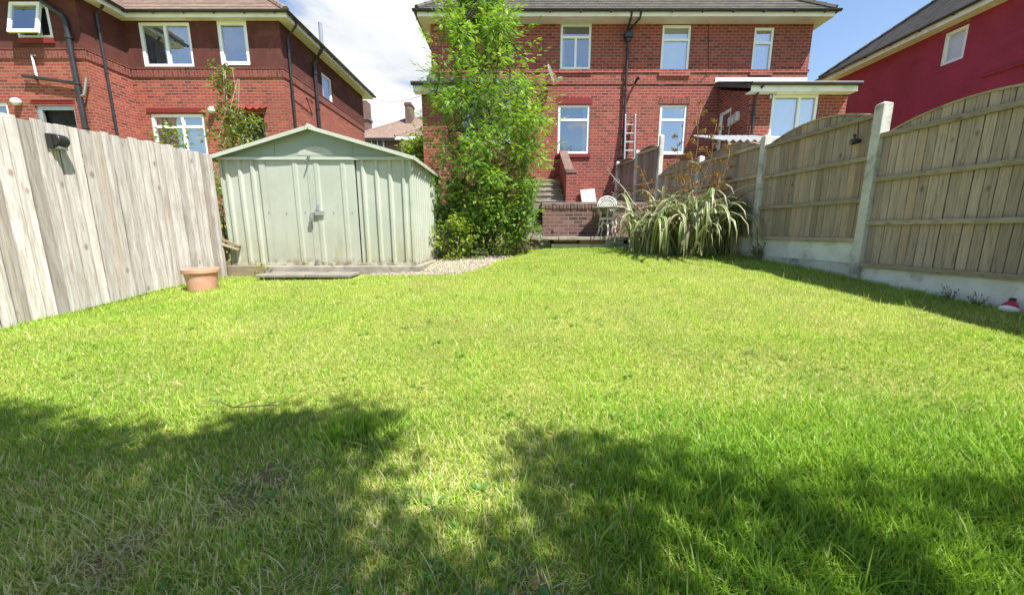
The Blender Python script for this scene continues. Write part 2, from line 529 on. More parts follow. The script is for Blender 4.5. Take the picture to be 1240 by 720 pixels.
def mat_roof(name, a, b, moss, tw=0.22, th=0.19):
    m, t, out = new_mat(name)
    at = N(t, 'ShaderNodeVertexColor', layer_name='col')   # (along, up) of the slope in metres
    sc = N(t, 'ShaderNodeSeparateColor', {0: at.outputs[0]})
    uv = N(t, 'ShaderNodeCombineXYZ', {0: sc.outputs[0], 1: sc.outputs[1], 2: 0.0}).outputs[0]
    p = objco(t)
    br = N(t, 'ShaderNodeTexBrick', {'Vector': uv, 'Color1': (*a, 1), 'Color2': (*b, 1), 'Mortar': (a[0] * .3, a[1] * .3, a[2] * .3, 1), 'Scale': 1.0,
                                     'Mortar Size': 0.006, 'Mortar Smooth': 0.3, 'Brick Width': tw, 'Row Height': th})
    n = noise(t, p, 3.0, 7, 0.65)
    c = mixc(t, maprange(t, n, 0.42, 0.7, 0, 0.7), br.outputs[0], moss)
    principled(t, out, c, 0.9, 0.2, bump(t, math_n(t, 'ADD', noise(t, p, 40, 3), math_n(t, 'SUBTRACT', 1.0, br.outputs['Fac'])), 0.4, 0.01))
    return m


M['tile_grey'] = mat_roof('grey_tiles', (0.085, 0.08, 0.075), (0.12, 0.11, 0.10), (0.15, 0.14, 0.11))
M['tile_pink'] = mat_roof('brown_tiles', (0.30, 0.21, 0.17), (0.24, 0.17, 0.14), (0.33, 0.26, 0.21))
M['slate'] = mat_roof('dark_slates', (0.06, 0.058, 0.062), (0.085, 0.08, 0.082), (0.12, 0.11, 0.10))


def mat_ground():
    m, t, out = new_mat('lawn_soil')
    p = objco(t)
    n1 = noise(t, p, 1.1, 5)
    n2 = noise(t, p, 30, 5, 0.7)
    c = mixc(t, maprange(t, n2, 0.3, 0.7), (0.20, 0.23, 0.04), (0.34, 0.36, 0.09))
    c = mixc(t, maprange(t, n1, 0.45, 0.7, 0, 0.5), c, (0.21, 0.19, 0.075))
    vo = [((-0.98, 1.30), 0.16), ((-1.25, 1.0), 0.10), ((0.1, 0.86), 0.10)]
    s = N(t, 'ShaderNodeSeparateXYZ', {0: p})
    for (cx, cy), r in vo:
        dx = math_n(t, 'SUBTRACT', s.outputs[0], cx)
        dy = math_n(t, 'SUBTRACT', s.outputs[1], cy)
        d = math_n(t, 'SQRT', math_n(t, 'ADD', math_n(t, 'MULTIPLY', dx, dx), math_n(t, 'MULTIPLY', dy, dy)))
        d = math_n(t, 'ADD', d, math_n(t, 'MULTIPLY', math_n(t, 'SUBTRACT', noise(t, p, 7, 4), 0.5), 0.3))
        c = mixc(t, maprange(t, d, r * 0.6, r * 1.3, 1, 0), c, (0.21, 0.16, 0.09))
    principled(t, out, c, 0.95, 0.1, bump(t, n2, 0.8, 0.03))
    return m


M['ground'] = mat_ground()
M['soil'] = mat_rough('bare_soil', (0.09, 0.06, 0.04), (0.06, 0.042, 0.03), 10, 0.95, 0.1, 60, 0.9)
M['gravel'] = mat_leaf('gravel_stone', 0.0, 0.85)

rng = np.random.default_rng(11)
random.seed(5)


# ------------------------------------------------------------------ terrain
def smooth(a, b, x):
    t = min(max((x - a) / (b - a), 0), 1)
    return t * t * (3 - 2 * t)


def gz(x, y):
    xc = min(max(x, -6), 6)
    yl = min(max(y, -6), 8.9)
    z = -1.08 + yl * (0.07 + 0.003 * xc)
    if 1.0 < y < 9 and abs(x) < 5:
        z += 0.05 * math.exp(-((y - 7.6) / 1.3) ** 2) * math.exp(-((x - 1.4) / 1.6) ** 2)
    z += 0.02 * mnoise.noise((x * 0.9, y * 0.9, 0.0)) + 0.008 * mnoise.noise((x * 3.1, y * 3.1, 4.0))
    if y > 8.9:
        z += 0.85 * smooth(9.1, 12.5, y) + 0.7 * smooth(13, 15, y)
        z += 0.08 * max(0, min(y, 70) - 14)
    return z


def build_ground():
    xs = sorted(set([round(-6 + 0.16 * i, 3) for i in range(76)] + [-400, -150, -70, -40, -25, -16, -11, -8, 8, 11, 16, 25, 40, 70, 150, 400]))
    ys = sorted(set([round(-3 + 0.16 * i, 3) for i in range(100)] + [-300, -80, -30, -12, -6, 14, 15, 17, 20, 25, 35, 50, 70, 110, 200, 500]))
    V = np.array([(x, y, gz(x, y)) for y in ys for x in xs])
    nx, ny = len(xs), len(ys)
    i = np.arange(nx - 1)[None, :] + (np.arange(ny - 1) * nx)[:, None]
    T = np.stack([i, i + 1, i + 1 + nx, i + nx], -1).reshape(-1, 4)
    setting(np_mesh('ground', V, [T], M['ground']))


build_ground()

# ------------------------------------------------------------------ architecture helpers


def map_y(Y):        # wall facing the camera side (-Y)
    return lambda a, b, c: (a, Y - c, b)


def map_xp(X):       # wall facing +X
    return lambda a, b, c: (X + c, a, b)


def map_xn(X):       # wall facing -X
    return lambda a, b, c: (X - c, a, b)


def wall_holes(mb, mp, a0, a1, b0, b1, holes, reveal=0.09, flip=False):
    A = sorted({a0, a1} | {h[0] for h in holes} | {h[1] for h in holes})
    B = sorted({b0, b1} | {h[2] for h in holes} | {h[3] for h in holes})
    A = [a for a in A if a0 <= a <= a1]
    B = [b for b in B if b0 <= b <= b1]
    for i in range(len(A) - 1):
        for j in range(len(B) - 1):
            ca, cb = (A[i] + A[i + 1]) / 2, (B[j] + B[j + 1]) / 2
            if any(h[0] < ca < h[1] and h[2] < cb < h[3] for h in holes):
                continue
            mb.quad(mp(A[i], B[j], 0), mp(A[i + 1], B[j], 0), mp(A[i + 1], B[j + 1], 0), mp(A[i], B[j + 1], 0))
    for h in holes:
        x0, x1, z0, z1 = h
        d = -reveal - 0.12
        mb.quad(mp(x0, z0, 0), mp(x0, z0, d), mp(x0, z1, d), mp(x0, z1, 0))
        mb.quad(mp(x1, z0, 0), mp(x1, z1, 0), mp(x1, z1, d), mp(x1, z0, d))
        mb.quad(mp(x0, z1, 0), mp(x0, z1, d), mp(x1, z1, d), mp(x1, z1, 0))
        mb.quad(mp(x0, z0, 0), mp(x1, z0, 0), mp(x1, z0, d), mp(x0, z0, d))


def mbox(mb, mp, a0, a1, b0, b1, c0, c1, col=None):
    vs = [mp(a, b, c) for c in (c0, c1) for b in (b0, b1) for a in (a0, a1)]
    mb.add(vs, [(0, 2, 3, 1), (4, 5, 7, 6), (0, 1, 5, 4), (2, 6, 7, 3), (0, 4, 6, 2), (1, 3, 7, 5)], col)


def window(house, mp, r, bars=(), curtain='room', sill=True, fw=0.065, glass='glass', out=-0.03, label=None, wavy=True, cur_h=(0, 1), side=()):
    """frame as the part, pane / curtain / sill as sub-parts. bars: ('h', frac) or ('v', frac, lo, hi)"""
    a0, a1, b0, b1 = r
    e = 0.004
    a0, a1, b0, b1 = a0 + e, a1 - e, b0 + e, b1 - e
    m = MB()
    c0, c1 = out - 0.07, out
    mbox(m, mp, a0, a0 + fw, b0, b1, c0, c1)
    mbox(m, mp, a1 - fw, a1, b0, b1, c0, c1)
    mbox(m, mp, a0 + fw, a1 - fw, b0, b0 + fw, c0, c1)
    mbox(m, mp, a0 + fw, a1 - fw, b1 - fw, b1, c0, c1)
    w, h = a1 - a0, b1 - b0
    for b in bars:
        if b[0] == 'h':
            z = b0 + b[1] * h
            mbox(m, mp, a0 + fw, a1 - fw, z - fw * .5, z + fw * .5, c0 + .003, c1 + 0.006)
        else:
            x = a0 + b[1] * w
            lo, hi = b0 + max(b[2] * h, fw), b0 + min(b[3] * h, h - fw)
            mbox(m, mp, x - fw * .5, x + fw * .5, lo, hi, c0 + .006, c1 + 0.003)
    o = m.build('window', M['upvc'], house)
    if label:
        o['label'] = label
    g = MB()
    cg = out - 0.04
    g.quad(mp(a0 + .01, b0 + .01, cg), mp(a1 - .01, b0 + .01, cg), mp(a1 - .01, b1 - .01, cg), mp(a0 + .01, b1 - .01, cg))
    g.build('pane', M[glass], o)
    # what hangs behind the glass
    k = MB()
    nseg = max(8, int(w / 0.03))
    cc = out - 0.13
    zb0, zb1 = b0 + cur_h[0] * h, b0 + cur_h[1] * h
    for i in range(nseg):
        x0, x1 = a0 + w * i / nseg, a0 + w * (i + 1) / nseg
        o0 = cc + (0.012 * math.sin(i * 1.7) if wavy and curtain != 'room' else 0)
        o1 = cc + (0.012 * math.sin((i + 1) * 1.7) if wavy and curtain != 'room' else 0)
        k.quad(mp(x0, zb0, o0), mp(x1, zb0, o1), mp(x1, zb1, o1), mp(x0, zb1, o0))
    k.build('blind' if curtain == 'blind' else 'curtain' if curtain != 'room' else 'room_backing', M[curtain], o)
    for f0, f1 in side:
        k = MB()
        ns = 10
        for i in range(ns):
            x0, x1 = a0 + w * (f0 + (f1 - f0) * i / ns), a0 + w * (f0 + (f1 - f0) * (i + 1) / ns)
            o0, o1 = cc + .045 + .014 * math.sin(i * 1.9), cc + .045 + .014 * math.sin((i + 1) * 1.9)
            k.quad(mp(x0, b0, o0), mp(x1, b0, o1), mp(x1, b1, o1), mp(x0, b1, o0))
        k.build('curtain', M['net'], o)
    if cur_h != (0, 1):
        k = MB()
        k.quad(mp(a0, b0, cc - .05), mp(a1, b0, cc - .05), mp(a1, b1, cc - .05), mp(a0, b1, cc - .05))
        k.build('room_backing', M['room'], o)
    if sill:
        s = MB()
        mbox(s, mp, a0 - .03, a1 + .03, b0 - .045, b0 - .006, -0.02, 0.05)
        s.build('sill', M['upvc'], o)
    return o


def roof_slope(mb, e0, e1, r1, r0, step=0.19, lift=0.022):
    """one tiled slope: eave e0-e1, ridge r0-r1, laid in lapped courses; colour attribute holds metres along/up"""
    e0, e1, r0, r1 = map(Vector, (e0, e1, r0, r1))
    al = (e1 - e0).normalized()
    nrm = al.cross(((r0 + r1) / 2 - (e0 + e1) / 2)).normalized()
    if nrm.z < 0:
        nrm = -nrm
    up = nrm.cross(al)
    if up.z < 0:
        up = -up
    L = (r0 - e0).dot(up)
    n = max(2, int(L / step))
    for i in range(n):
        t0, t1 = i / n, (i + 1) / n
        t1b = min(1, t1 + 0.12 / n)
        p0, p1 = e0.lerp(r0, t0) + nrm * lift, e1.lerp(r1, t0) + nrm * lift
        q0, q1 = e0.lerp(r0, t1b) + nrm * 0.002, e1.lerp(r1, t1b) + nrm * 0.002
        vs = [p0, p1, q1, q0]
        b0, b1 = p0 - nrm * lift * .95, p1 - nrm * lift * .95
        o = len(mb.v)
        mb.v += [tuple(v) for v in vs + [b0, b1]]
        for v in vs + [b0, b1]:
            d = v - e0
            mb.c.append((d.dot(al) + 50, i * 0.19 + 0.095 + (0.09 if v in (q0, q1) else -0.09), 0, 1))
        mb.f += [(o, o + 1, o + 2, o + 3), (o + 4, o + 5, o + 1, o)]


def hip_roof(house, x0, x1, y0, y1, z, tp, mat, tilename='roof', ridge_dir='x', hips=(True, True)):
    """eaves rectangle x0..x1,y0..y1 at height z, pitch tangent tp"""
    mb = MB()
    hx = (x1 - x0) / 2
    hy = (y1 - y0) / 2
    if ridge_dir == 'x':
        k = hy
        zr = z + k * tp
        ym = (y0 + y1) / 2
        ra, rb = (x0 + (k if hips[0] else 0), ym, zr), (x1 - (k if hips[1] else 0), ym, zr)
        roof_slope(mb, (x0, y0, z), (x1, y0, z), rb, ra)
        roof_slope(mb, (x1, y1, z), (x0, y1, z), ra, rb)
        roof_slope(mb, (x0, y1, z), (x0, y0, z), ra, ra)
        roof_slope(mb, (x1, y0, z), (x1, y1, z), rb, rb)
        ends = ((x0, y0), (x0, y1), (x1, y0), (x1, y1))
    else:
        k = hx
        zr = z + k * tp
        xm = (x0 + x1) / 2
        ra, rb = (xm, y0 + (k if hips[0] else 0), zr), (xm, y1 - (k if hips[1] else 0), zr)
        roof_slope(mb, (x0, y1, z), (x0, y0, z), ra, rb)
        roof_slope(mb, (x1, y0, z), (x1, y1, z), rb, ra)
        roof_slope(mb, (x0, y0, z), (x1, y0, z), ra, ra)
        roof_slope(mb, (x1, y1, z), (x0, y1, z), rb, rb)
    o = mb.build(tilename, M[mat], house)
    rt = MB()
    rt.tube([ra, rb], 0.11, 8)
    for cx, cy in ((x0, y0), (x0, y1), (x1, y0), (x1, y1)):
        if ridge_dir == 'x':
            tgt = ra if cx == x0 else rb
        else:
            tgt = ra if cy == y0 else rb
        a, b = Vector((cx, cy, z + .02)), Vector(tgt)
        n = int((b - a).length / 0.33)
        for i in range(n):
            rt.tube([a.lerp(b, i / n), a.lerp(b, (i + 1.06) / n)], [0.10, 0.085], 7)
    rt.c = [(p[0] + 50 + p[1], p[2], 0, 1) for p in rt.v]
    rt.build('ridge_tile', M[mat], o, smooth=False)
    return o


def eaves(house, x0, x1, y0, y1, z, wall, fh=0.16):
    """fascia ring, soffit sheet and gutter round an eaves rectangle; wall = rectangle of the walls"""
    f = MB()
    t = 0.025
    f.box(x0, x1, y0, y0 + t, z - fh - .03, z - .03)
    f.box(x0, x1, y1 - t, y1, z - fh - .03, z - .03)
    f.box(x0, x0 + t, y0 + t, y1 - t, z - fh - .03, z - .03)
    f.box(x1 - t, x1, y0 + t, y1 - t, z - fh - .03, z - .03)
    f.build('fascia', M['fascia'], house)
    s = MB()
    zz = z - fh - .02
    wx0, wx1, wy0, wy1 = wall
    for a in ((x0 + t, x1 - t, y0 + t, wy0), (x0 + t, x1 - t, wy1, y1 - t), (x0 + t, wx0, wy0, wy1), (wx1, x1 - t, wy0, wy1)):
        s.box(a[0], a[1], a[2], a[3], zz, zz + .012)
    s.build('soffit', M['soffit'], house)
    g = MB()
    r = 0.062
    loop = [(x0 - r, y0 - r), (x1 + r, y0 - r), (x1 + r, y1 + r), (x0 - r, y1 + r)]
    for i in range(4):
        p, q = loop[i], loop[(i + 1) % 4]
        d = Vector((q[0] - p[0], q[1] - p[1], 0)).normalized()
        nrm = Vector((d.y, -d.x, 0))
        prof = [(nrm * (r * math.cos(a)) + Vector((0, 0, -r * math.sin(a)))) for a in [math.pi * k / 8 for k in range(9)]]
        P, Q = Vector((p[0], p[1], z - .03)) - d * r, Vector((q[0], q[1], z - .03)) + d * r
        vs = [P + o for o in prof] + [Q + o for o in prof] + [P + o * .88 for o in prof] + [Q + o * .88 for o in prof]
        fs = [(k, k + 1, 9 + k + 1, 9 + k) for k in range(8)] + [(18 + k, 27 + k, 27 + k + 1, 18 + k + 1) for k in range(8)]
        fs += [(0, 9, 27, 18), (8, 26, 35, 17)]
        g.add(vs, fs)
        L = (Q - P).length
        nb = int(L / 0.9)
        for k in range(nb):
            c = P + d * (L * (k + .5) / nb)
            g.box(c.x - (.02 if abs(d.x) > .5 else r), c.x + (.02 if abs(d.x) > .5 else r),
                  c.y - (.02 if abs(d.y) > .5 else r), c.y + (.02 if abs(d.y) > .5 else r), z - .10, z - .085)
    g.build('gutter', M['black'], house)


def pipe(house, pts, r=0.04, name='drainpipe', mat='black', clips=True):
    m = MB()
    m.tube(pts, r, 10)
    if clips:
        for i in range(len(pts) - 1):
            p, q = Vector(pts[i]), Vector(pts[i + 1])
            L = (q - p).length
            if L > 1.0:
                for k in range(int(L / 1.2) + 1):
                    c = p.lerp(q, min(.97, (k + .3) * 1.2 / L))
                    d = (q - p).normalized()
                    m.tube([c - d * .03, c + d * .03], r * 1.3, 10)
    return m.build(name, M[mat], house, smooth=False)


def rect_y(u0, u1, v0, v1, Y):
    a, b = on_y(u0, v1, Y), on_y(u1, v0, Y)
    return (round(a.x, 3), round(b.x, 3), round(a.z, 3), round(b.z, 3))

# ------------------------------------------------------------------ middle house (a red brick pair)
HY, HX0, HX1, HB = 13.0, -2.57, 9.48, 20.5
EX0, EX1, EY = 6.72, 9.46, 11.3          # right rear extension
LX0, LX1 = -2.55, 0.42                   # its mirror image on the left half
EZ = 6.58


def middle_house():
    h = thing('brick_house', 'pair of red brick semi-detached houses with grey hipped roof, straight behind the lawn', 'house', (3.45, 16, 0))
    W = {'a': rect_y(678, 717, 28, 84, HY), 'b': rect_y(799, 838, 30, 88, HY), 'c': rect_y(909, 939, 33, 87, HY),
         'd': rect_y(675, 715, 127, 186, HY), 'e': rect_y(796, 833, 127, 186, HY)}
    door = (EX0, EX0 + 0.1, 0, 0)
    w = MB()
    wall_holes(w, map_y(HY), HX0, HX1, -0.6, EZ - .17, list(W.values()))
    w.quad((HX0, HB, -.6), (HX0, HY, -.6), (HX0, HY, EZ - .17), (HX0, HB, EZ - .17))
    w.quad((HX1, HY, -.6), (HX1, HB, -.6), (HX1, HB, EZ - .17), (HX1, HY, EZ - .17))
    w.quad((HX1, HB, -.6), (HX0, HB, -.6), (HX0, HB, EZ - .17), (HX1, HB, EZ - .17))
    w.build('wall', M['brick'], h)
    # string courses
    b = MB()
    for z, hh in ((4.66, .085), (5.0, .085)):
        b.box(HX0 - .025, HX1 + .025, HY - .028, HY - .003, z, z + hh)
    b.build('string_course', M['brick'], h)
    hip_roof(h, HX0 - .3, HX1 + .28, HY - .45, HB + .45, EZ, 0.86, 'tile_grey')
    eaves(h, HX0 - .3, HX1 + .28, HY - .45, HB + .45, EZ, (HX0, HX1, HY, HB))
    mp = map_y(HY)
    window(h, mp, W['a'], [('h', .71), ('v', .5, 0, .71)], 'room', sill=False, fw=.07, side=((.05, .16),))
    window(h, mp, W['b'], [('h', .70)], 'blind', sill=False, fw=.07, glass='glass_clear', wavy=False)
    window(h, mp, W['c'], [('h', .66)], 'net', sill=False, fw=.07, glass='glass_clear')
    window(h, mp, W['d'], [('h', .70)], 'room', sill=False, fw=.07, side=((.80, .95),))
    window(h, mp, W['e'], [('h', .70)], 'room', side=((.06, .2), (.82, .94)), sill=True, fw=.07, glass='glass_clear')
    for k in 'de':
        a0, a1, b0, b1 = W[k]
        m = MB()
        mbox(m, mp, a0 - .06, a1 + .06, b1 + .03, b1 + .20, -.02, .012)
        m.build('lintel', M['lintel_red'] if k == 'd' else M['soldier'], h)
    for k in 'abcd':
        a0, a1, b0, b1 = W[k]
        m = MB()
        mbox(m, mp, a0 - .05, a1 + .05, b0 - .13, b0 - .01, -.02, .05)
        m.build('sill', M['lintel_red'] if k == 'd' else M['brick'], h, bevel=.008)
    # hopper and downpipe on the party line
    xp = on_y(760, 60, HY - .07).x
    yz = HY - .08
    pipe(h, [(xp, yz, on_y(760, 44, yz).z), (xp, yz, 0.7)], .038)
    for dx, u in ((-.03, 765), (.05, 776)):
        top = on_y(u, 13, HY - .45)
        pipe(h, [(top.x, HY - .48, EZ - .08), (top.x, HY - .42, EZ - .22), (xp + dx, yz, on_y(760, 36, yz).z), (xp + dx, yz, on_y(760, 42, yz).z)], .034, clips=False)
    m = MB()
    z0, z1 = on_y(760, 49, yz).z, on_y(760, 40, yz).z
    m.box(xp - .13, xp + .13, yz - .1, yz + .07, z0 + .06, z1)
    m.box(xp - .07, xp + .07, yz - .06, yz + .06, z0 - .04, z0 + .06)
    m.build('rainwater_hopper', M['black'], h, bevel=.015)
    # cable run and small wall fittings
    m = MB()
    p = [on_y(u, v, HY - .012) for u, v in ((858, 20), (858, 88), (846, 101), (800, 103), (772, 101))]
    m.tube(p, .008, 5)
    m.build('wall_cable', M['black'], h)
    m = MB()
    c = on_y(769, 99, HY)
    m.tube([c + Vector((0, 0, -.06)), c + Vector((.0, -.16, .0)), c + Vector((.05, -.3, .04))], [.03, .045, .05], 8)
    m.build('wall_lamp', M['black'], h)
    # satellite dish seen almost edge-on
    c = on_y(665, 91, HY - .38)
    m = MB()
    tf = Matrix.Rotation(R(74), 3, 'Y') @ Matrix.Rotation(R(20), 3, 'X')
    m.lathe([(0.0, 0), (.1, .008), (.2, .03), (.29, .065), (.29, .075), (.2, .04), (.1, .018), (0.0, .01)], c, 24, None, tf)
    d = m.build('satellite_dish', M['galv'], h, smooth=True)
    m = MB()
    m.tube([c, c + Vector((-.1, .38, -.12))], .022, 8)
    m.tube([c + Vector((0, 0, -.2)), c + Vector((.3, -.05, -.12))], .014, 6)
    m.tube([c + Vector((.27, -.05, -.12)), c + Vector((.38, -.05, -.09))], .035, 8)
    m.build('dish_arm', M['galv'], d)

    # rear extensions
    def extension(x0, x1, side, win):
        e = thing_part('extension', h)
        zt = 3.86
        w = MB()
        wall_holes(w, map_y(EY), x0, x1, -.4, zt, [win] if win else [])
        dr = None
        if side < 0:     # wall facing left holds a door
            q0, q1 = 12.22, 12.92
            dr = (q0, q1, 0.75, on_x(874, 136, x0).z)
            wall_holes(w, map_xn(x0), EY, HY, -.4, zt, [dr])
            w.add([(x0, EY, zt), (x0, HY, zt), (x0, HY, zt + .62)], [(0, 1, 2)])
            w.quad((x1, EY, -.4), (x1, HY, -.4), (x1, HY, zt + .62), (x1, EY, zt))
        else:
            w.quad((x0, HY, -.4), (x0, EY, -.4), (x0, EY, zt), (x0, HY, zt + .62))
            w.quad((x1, EY, -.4), (x1, HY, -.4), (x1, HY, zt + .62), (x1, EY, zt))
        w.build('wall', M['brick'], e)
        r = MB()
        roof_slope(r, (x0 - .17, EY - .25, zt + .14), (x1 + .03, EY - .25, zt + .14), (x1 + .03, HY - .004, zt + .86), (x0 - .17, HY - .004, zt + .86))
        for x in (x0 - .17, x1 + .03):
            r.quad((x, EY - .25, zt + .13), (x, HY - .01, zt + .85), (x, HY - .01, zt + .72), (x, EY - .25, zt + .0))
        rr = r.build('roof', M['slate'], e)
        f = MB()
        f.box(x0 - .19, x1 + .02, HY - .03, HY - .006, zt + .84, zt + .99)
        f.build('lead_flashing', M['upvc' if side < 0 else 'slate_lead'], e)
        f = MB()
        f.box(x0 - .16, x1 + .02, EY - .27, EY - .245, zt - .08, zt + .12)
        f.box(x0 - .16, x1 + .02, EY - .245, EY, zt - .08, zt - .06)
        f.build('fascia', M['fascia'], e)
        g = MB()
        g.tube([(x0 - .2, EY - .33, zt + .10), (x1 + .06, EY - .33, zt + .10)], .055, 10)
        g.build('gutter', M['black'], e)
        if win:
            if side < 0:
                window(h, map_y(EY), win, [('v', .60, 0, 1)], 'blind', sill=True, fw=.07, glass='glass_clear', wavy=False, cur_h=(0, 1))
            else:
                window(h, map_y(EY), win, [('v', .5, 0, 1)], 'room', sill=True, fw=.07)
        if dr:
            m = MB()
            mp = map_xn(x0)
            fw = .09
            a0, a1, b0, b1 = dr
            mbox(m, mp, a0 + .004, a0 + fw, b0, b1 - .004, -.09, -.03)
            mbox(m, mp, a1 - fw, a1 - .004, b0, b1 - .004, -.09, -.03)
            mbox(m, mp, a0 + fw, a1 - fw, b1 - fw, b1 - .004, -.09, -.03)
            mbox(m, mp, a0 + fw, a1 - fw, b0, b0 + .9, -.085, -.04)
            d = m.build('door', M['upvc'], h)
            g = MB()
            g.quad(mp(a0 + .02, b0, -.06), mp(a1 - .02, b0, -.06), mp(a1 - .02, b1 - .02, -.06), mp(a0 + .02, b1 - .02, -.06))
            g.build('pane', M['glass'], d)
            g = MB()
            g.quad(mp(a0, b0, -.2), mp(a1, b0, -.2), mp(a1, b1, -.2), mp(a0, b1, -.2))
            g.build('room_backing', M['dark'], d)
            hd = MB()
            hd.tube([mp(a0 + .05, b0 + 1.0, -.03), mp(a0 + .05, b0 + 1.0, .03), mp(a0 + .16, b0 + 1.0, .03)], .012, 6)
            hd.build('handle', M['galv'], d)
        return e

    wr = rect_y(930, 993, 114, 168, EY)
    e = extension(EX0, EX1, -1, wr)
    pipe(e, [(EX0 + .13, EY - .33, 3.92), (EX0 + .1, EY - .07, 3.72), (EX0 + .1, EY - .07, 0.6)], .036)
    m = MB()
    c = on_y(934, 113, EY)
    m.box(c.x - .09, c.x + .09, EY - .14, EY - .05, c.z - .06, c.z + .07)
    m.box(c.x - .03, c.x + .03, EY - .06, EY, c.z - .02, c.z + .02)
    m.box(c.x - .1, c.x - .04, EY - .11, EY - .05, c.z - .17, c.z - .07)
    m.build('flood_lamp', M['galv'], e, bevel=.01)
    m = MB()
    for k in range(3):
        q = on_x(886 + k * 4, 147 - 3 * k, EX0)
        m.box(EX0 - .1, EX0, q.y - .09, q.y + .05, q.z - .14, q.z + .12)
    m.build('meter_box', M['concrete'], e, bevel=.01)
    wl = (-1.45, -.02, wr[2] - .1, wr[3])
    e = extension(LX0, LX1, 1, wl)
    pipe(e, [(LX1 - .06, EY - .33, 3.92), (LX1 - .03, EY - .07, 3.72), (LX1 - .03, EY - .07, 0.6)], .036)
    return h


def thing_part(name, parent):
    o = bpy.data.objects.new(name, None)
    o.empty_display_size = .2
    C.objects.link(o)
    o.parent = parent
    return o


middle_house()


# ------------------------------------------------------------------ left house
def left_house():
    h = thing('brick_house', 'brown rendered house on the left, red brick below, its white windows above the silvered fence', 'house', (-12, 15, 0))
    Y, X1, YB = 13.0, -7.33, 19.6
    WX, WY, X0 = -12.24, 11.7, -18.5
    zt = 6.48
    zb = 5.05
    wa, wb, wc = rect_y(175, 229, 27, 81, Y), rect_y(268, 298, 25, 79, Y), rect_y(190, 246, 138, 192, Y)
    dr = list(rect_y(294, 319, 138, 200, Y))
    wo = rect_y(24, 58, 5, 47, WY)
    wd = rect_y(50, 89, 128, 170, WY)
    we = rect_y(-20, 8, 124, 165, WY)
    sy0, sy1 = on_x(401, 120, X1).y, on_x(389.5, 88, X1).y
    sz0, sz1 = on_x(395, 126, X1).z, on_x(395, 92, X1).z
    ws = (on_x(389.5, 100, X1).y, on_x(401, 100, X1).y, sz0 + .05, sz1)
    lo = MB()
    wall_holes(lo, map_y(Y), WX, X1, -1, zb, [wc, tuple(dr)])
    wall_holes(lo, map_y(WY), X0, WX, -1, zb, [wd, we])
    lo.quad((WX, WY, -1), (WX, Y, -1), (WX, Y, zb), (WX, WY, zb))
    lo.quad((X1, Y, -1), (X1, YB, -1), (X1, YB, zb), (X1, Y, zb))
    lo.quad((X1, YB, -1), (X0, YB, -1), (X0, YB, zb), (X1, YB, zb))
    lo.build('brick_wall', M['brick_orange'], h)
    up = MB()
    g = .018
    wall_holes(up, map_y(Y - g), WX + g, X1 + g, zb, zt, [wa, wb])
    wall_holes(up, map_y(WY - g), X0, WX + g, zb, zt, [wo])
    up.quad((WX + g, WY - g, zb), (WX + g, Y - g, zb), (WX + g, Y - g, zt), (WX + g, WY - g, zt))
    wall_holes(up, map_xp(X1 + g), Y - g, YB, zb, zt, [ws])
    up.quad((X1, YB, zb), (X0, YB, zb), (X0, YB, zt), (X1, YB, zt))
    up.build('rendered_wall', M['render_brown'], h)
    b = MB()
    e = .03
    z0, z1 = 4.86, 5.10
    for (p0, p1, yy) in ((WX + e, X1 + e, Y), (X0, WX + e, WY)):
        b.box(p0, p1, yy - e, yy - .002, z0, z1)
        b.box(p0 - .01, p1 + .012, yy - e - .015, yy - .004, z1, z1 + .03)
    b.box(WX + .002, WX + e, WY, Y - e - .002, z0, z1)
    b.box(WX + .004, WX + e + .012, WY - .02, Y - e - .017, z1, z1 + .028)
    b.box(X1 + .002, X1 + e, Y, YB, z0, z1)
    b.box(X1 + .004, X1 + e + .015, Y - e, YB, z1, z1 + .028)
    b.build('soldier_course', M['soldier'], h)
    ez = 6.66
    hip_roof(h, X0 - 4, X1 + .40, Y - .25, YB + .4, ez, 0.80, 'tile_pink')
    eaves(h, X0 - 4, X1 + .40, Y - .25, YB + .4, ez, (X0, X1, Y, YB))
    hip_roof(h, X0 - 1.2, WX + .38, WY - .4, 17.5, ez + .004, 0.80, 'tile_pink', ridge_dir='y')
    eaves(h, X0 - 1.2, WX + .38, WY - .4, 16.9, ez + .004, (X0, WX, WY, 15))
    window(h, map_y(Y - g), wa, [('v', .5, 0, 1)], 'curtain', sill=False, fw=.085, glass='glass_clear')
    window(h, map_y(Y - g), wb, [], 'room', sill=False, fw=.11, glass='glass_clear')
    window(h, map_y(Y), wc, [('v', .58, 0, 1), ('h', .72)], 'net', sill=True, fw=.08, glass='glass_clear')
    window(h, map_xp(X1 + g), ws, [], 'blind', sill=False, fw=.09, glass='glass_clear')
    window(h, map_y(WY), we, [], 'net', sill=True, fw=.08)
    # bathroom window with its sash pushed open
    mp = map_y(WY - g)
    a0, a1, b0, b1 = wo
    w = MB()
    mbox(w, mp, a0 + .004, a0 + .07, b0 + .004, b1 - .004, -.09, .01)
    mbox(w, mp, a1 - .07, a1 - .004, b0 + .004, b1 - .004, -.09, .01)
    mbox(w, mp, a0 + .07, a1 - .07, b0 + .004, b0 + .075, -.09, .01)
    mbox(w, mp, a0 + .07, a1 - .07, b1 - .075, b1 - .004, -.09, .01)
    mbox(w, mp, (a0 + a1) / 2 + .05, (a0 + a1) / 2 + .11, b0 + .075, b1 - .075, -.085, -.01)
    wn = w.build('window', M['upvc'], h)
    wn['label'] = 'window with its white sash pushed open outwards'
    g2 = MB()
    g2.quad(mp(a0, b0, -.16), mp(a1, b0, -.16), mp(a1, b1, -.16), mp(a0, b1, -.16))
    g2.build('room_backing', M['dark'], wn)
    s = MB()
    hgt = b1 - b0 - .02
    th = R(13)

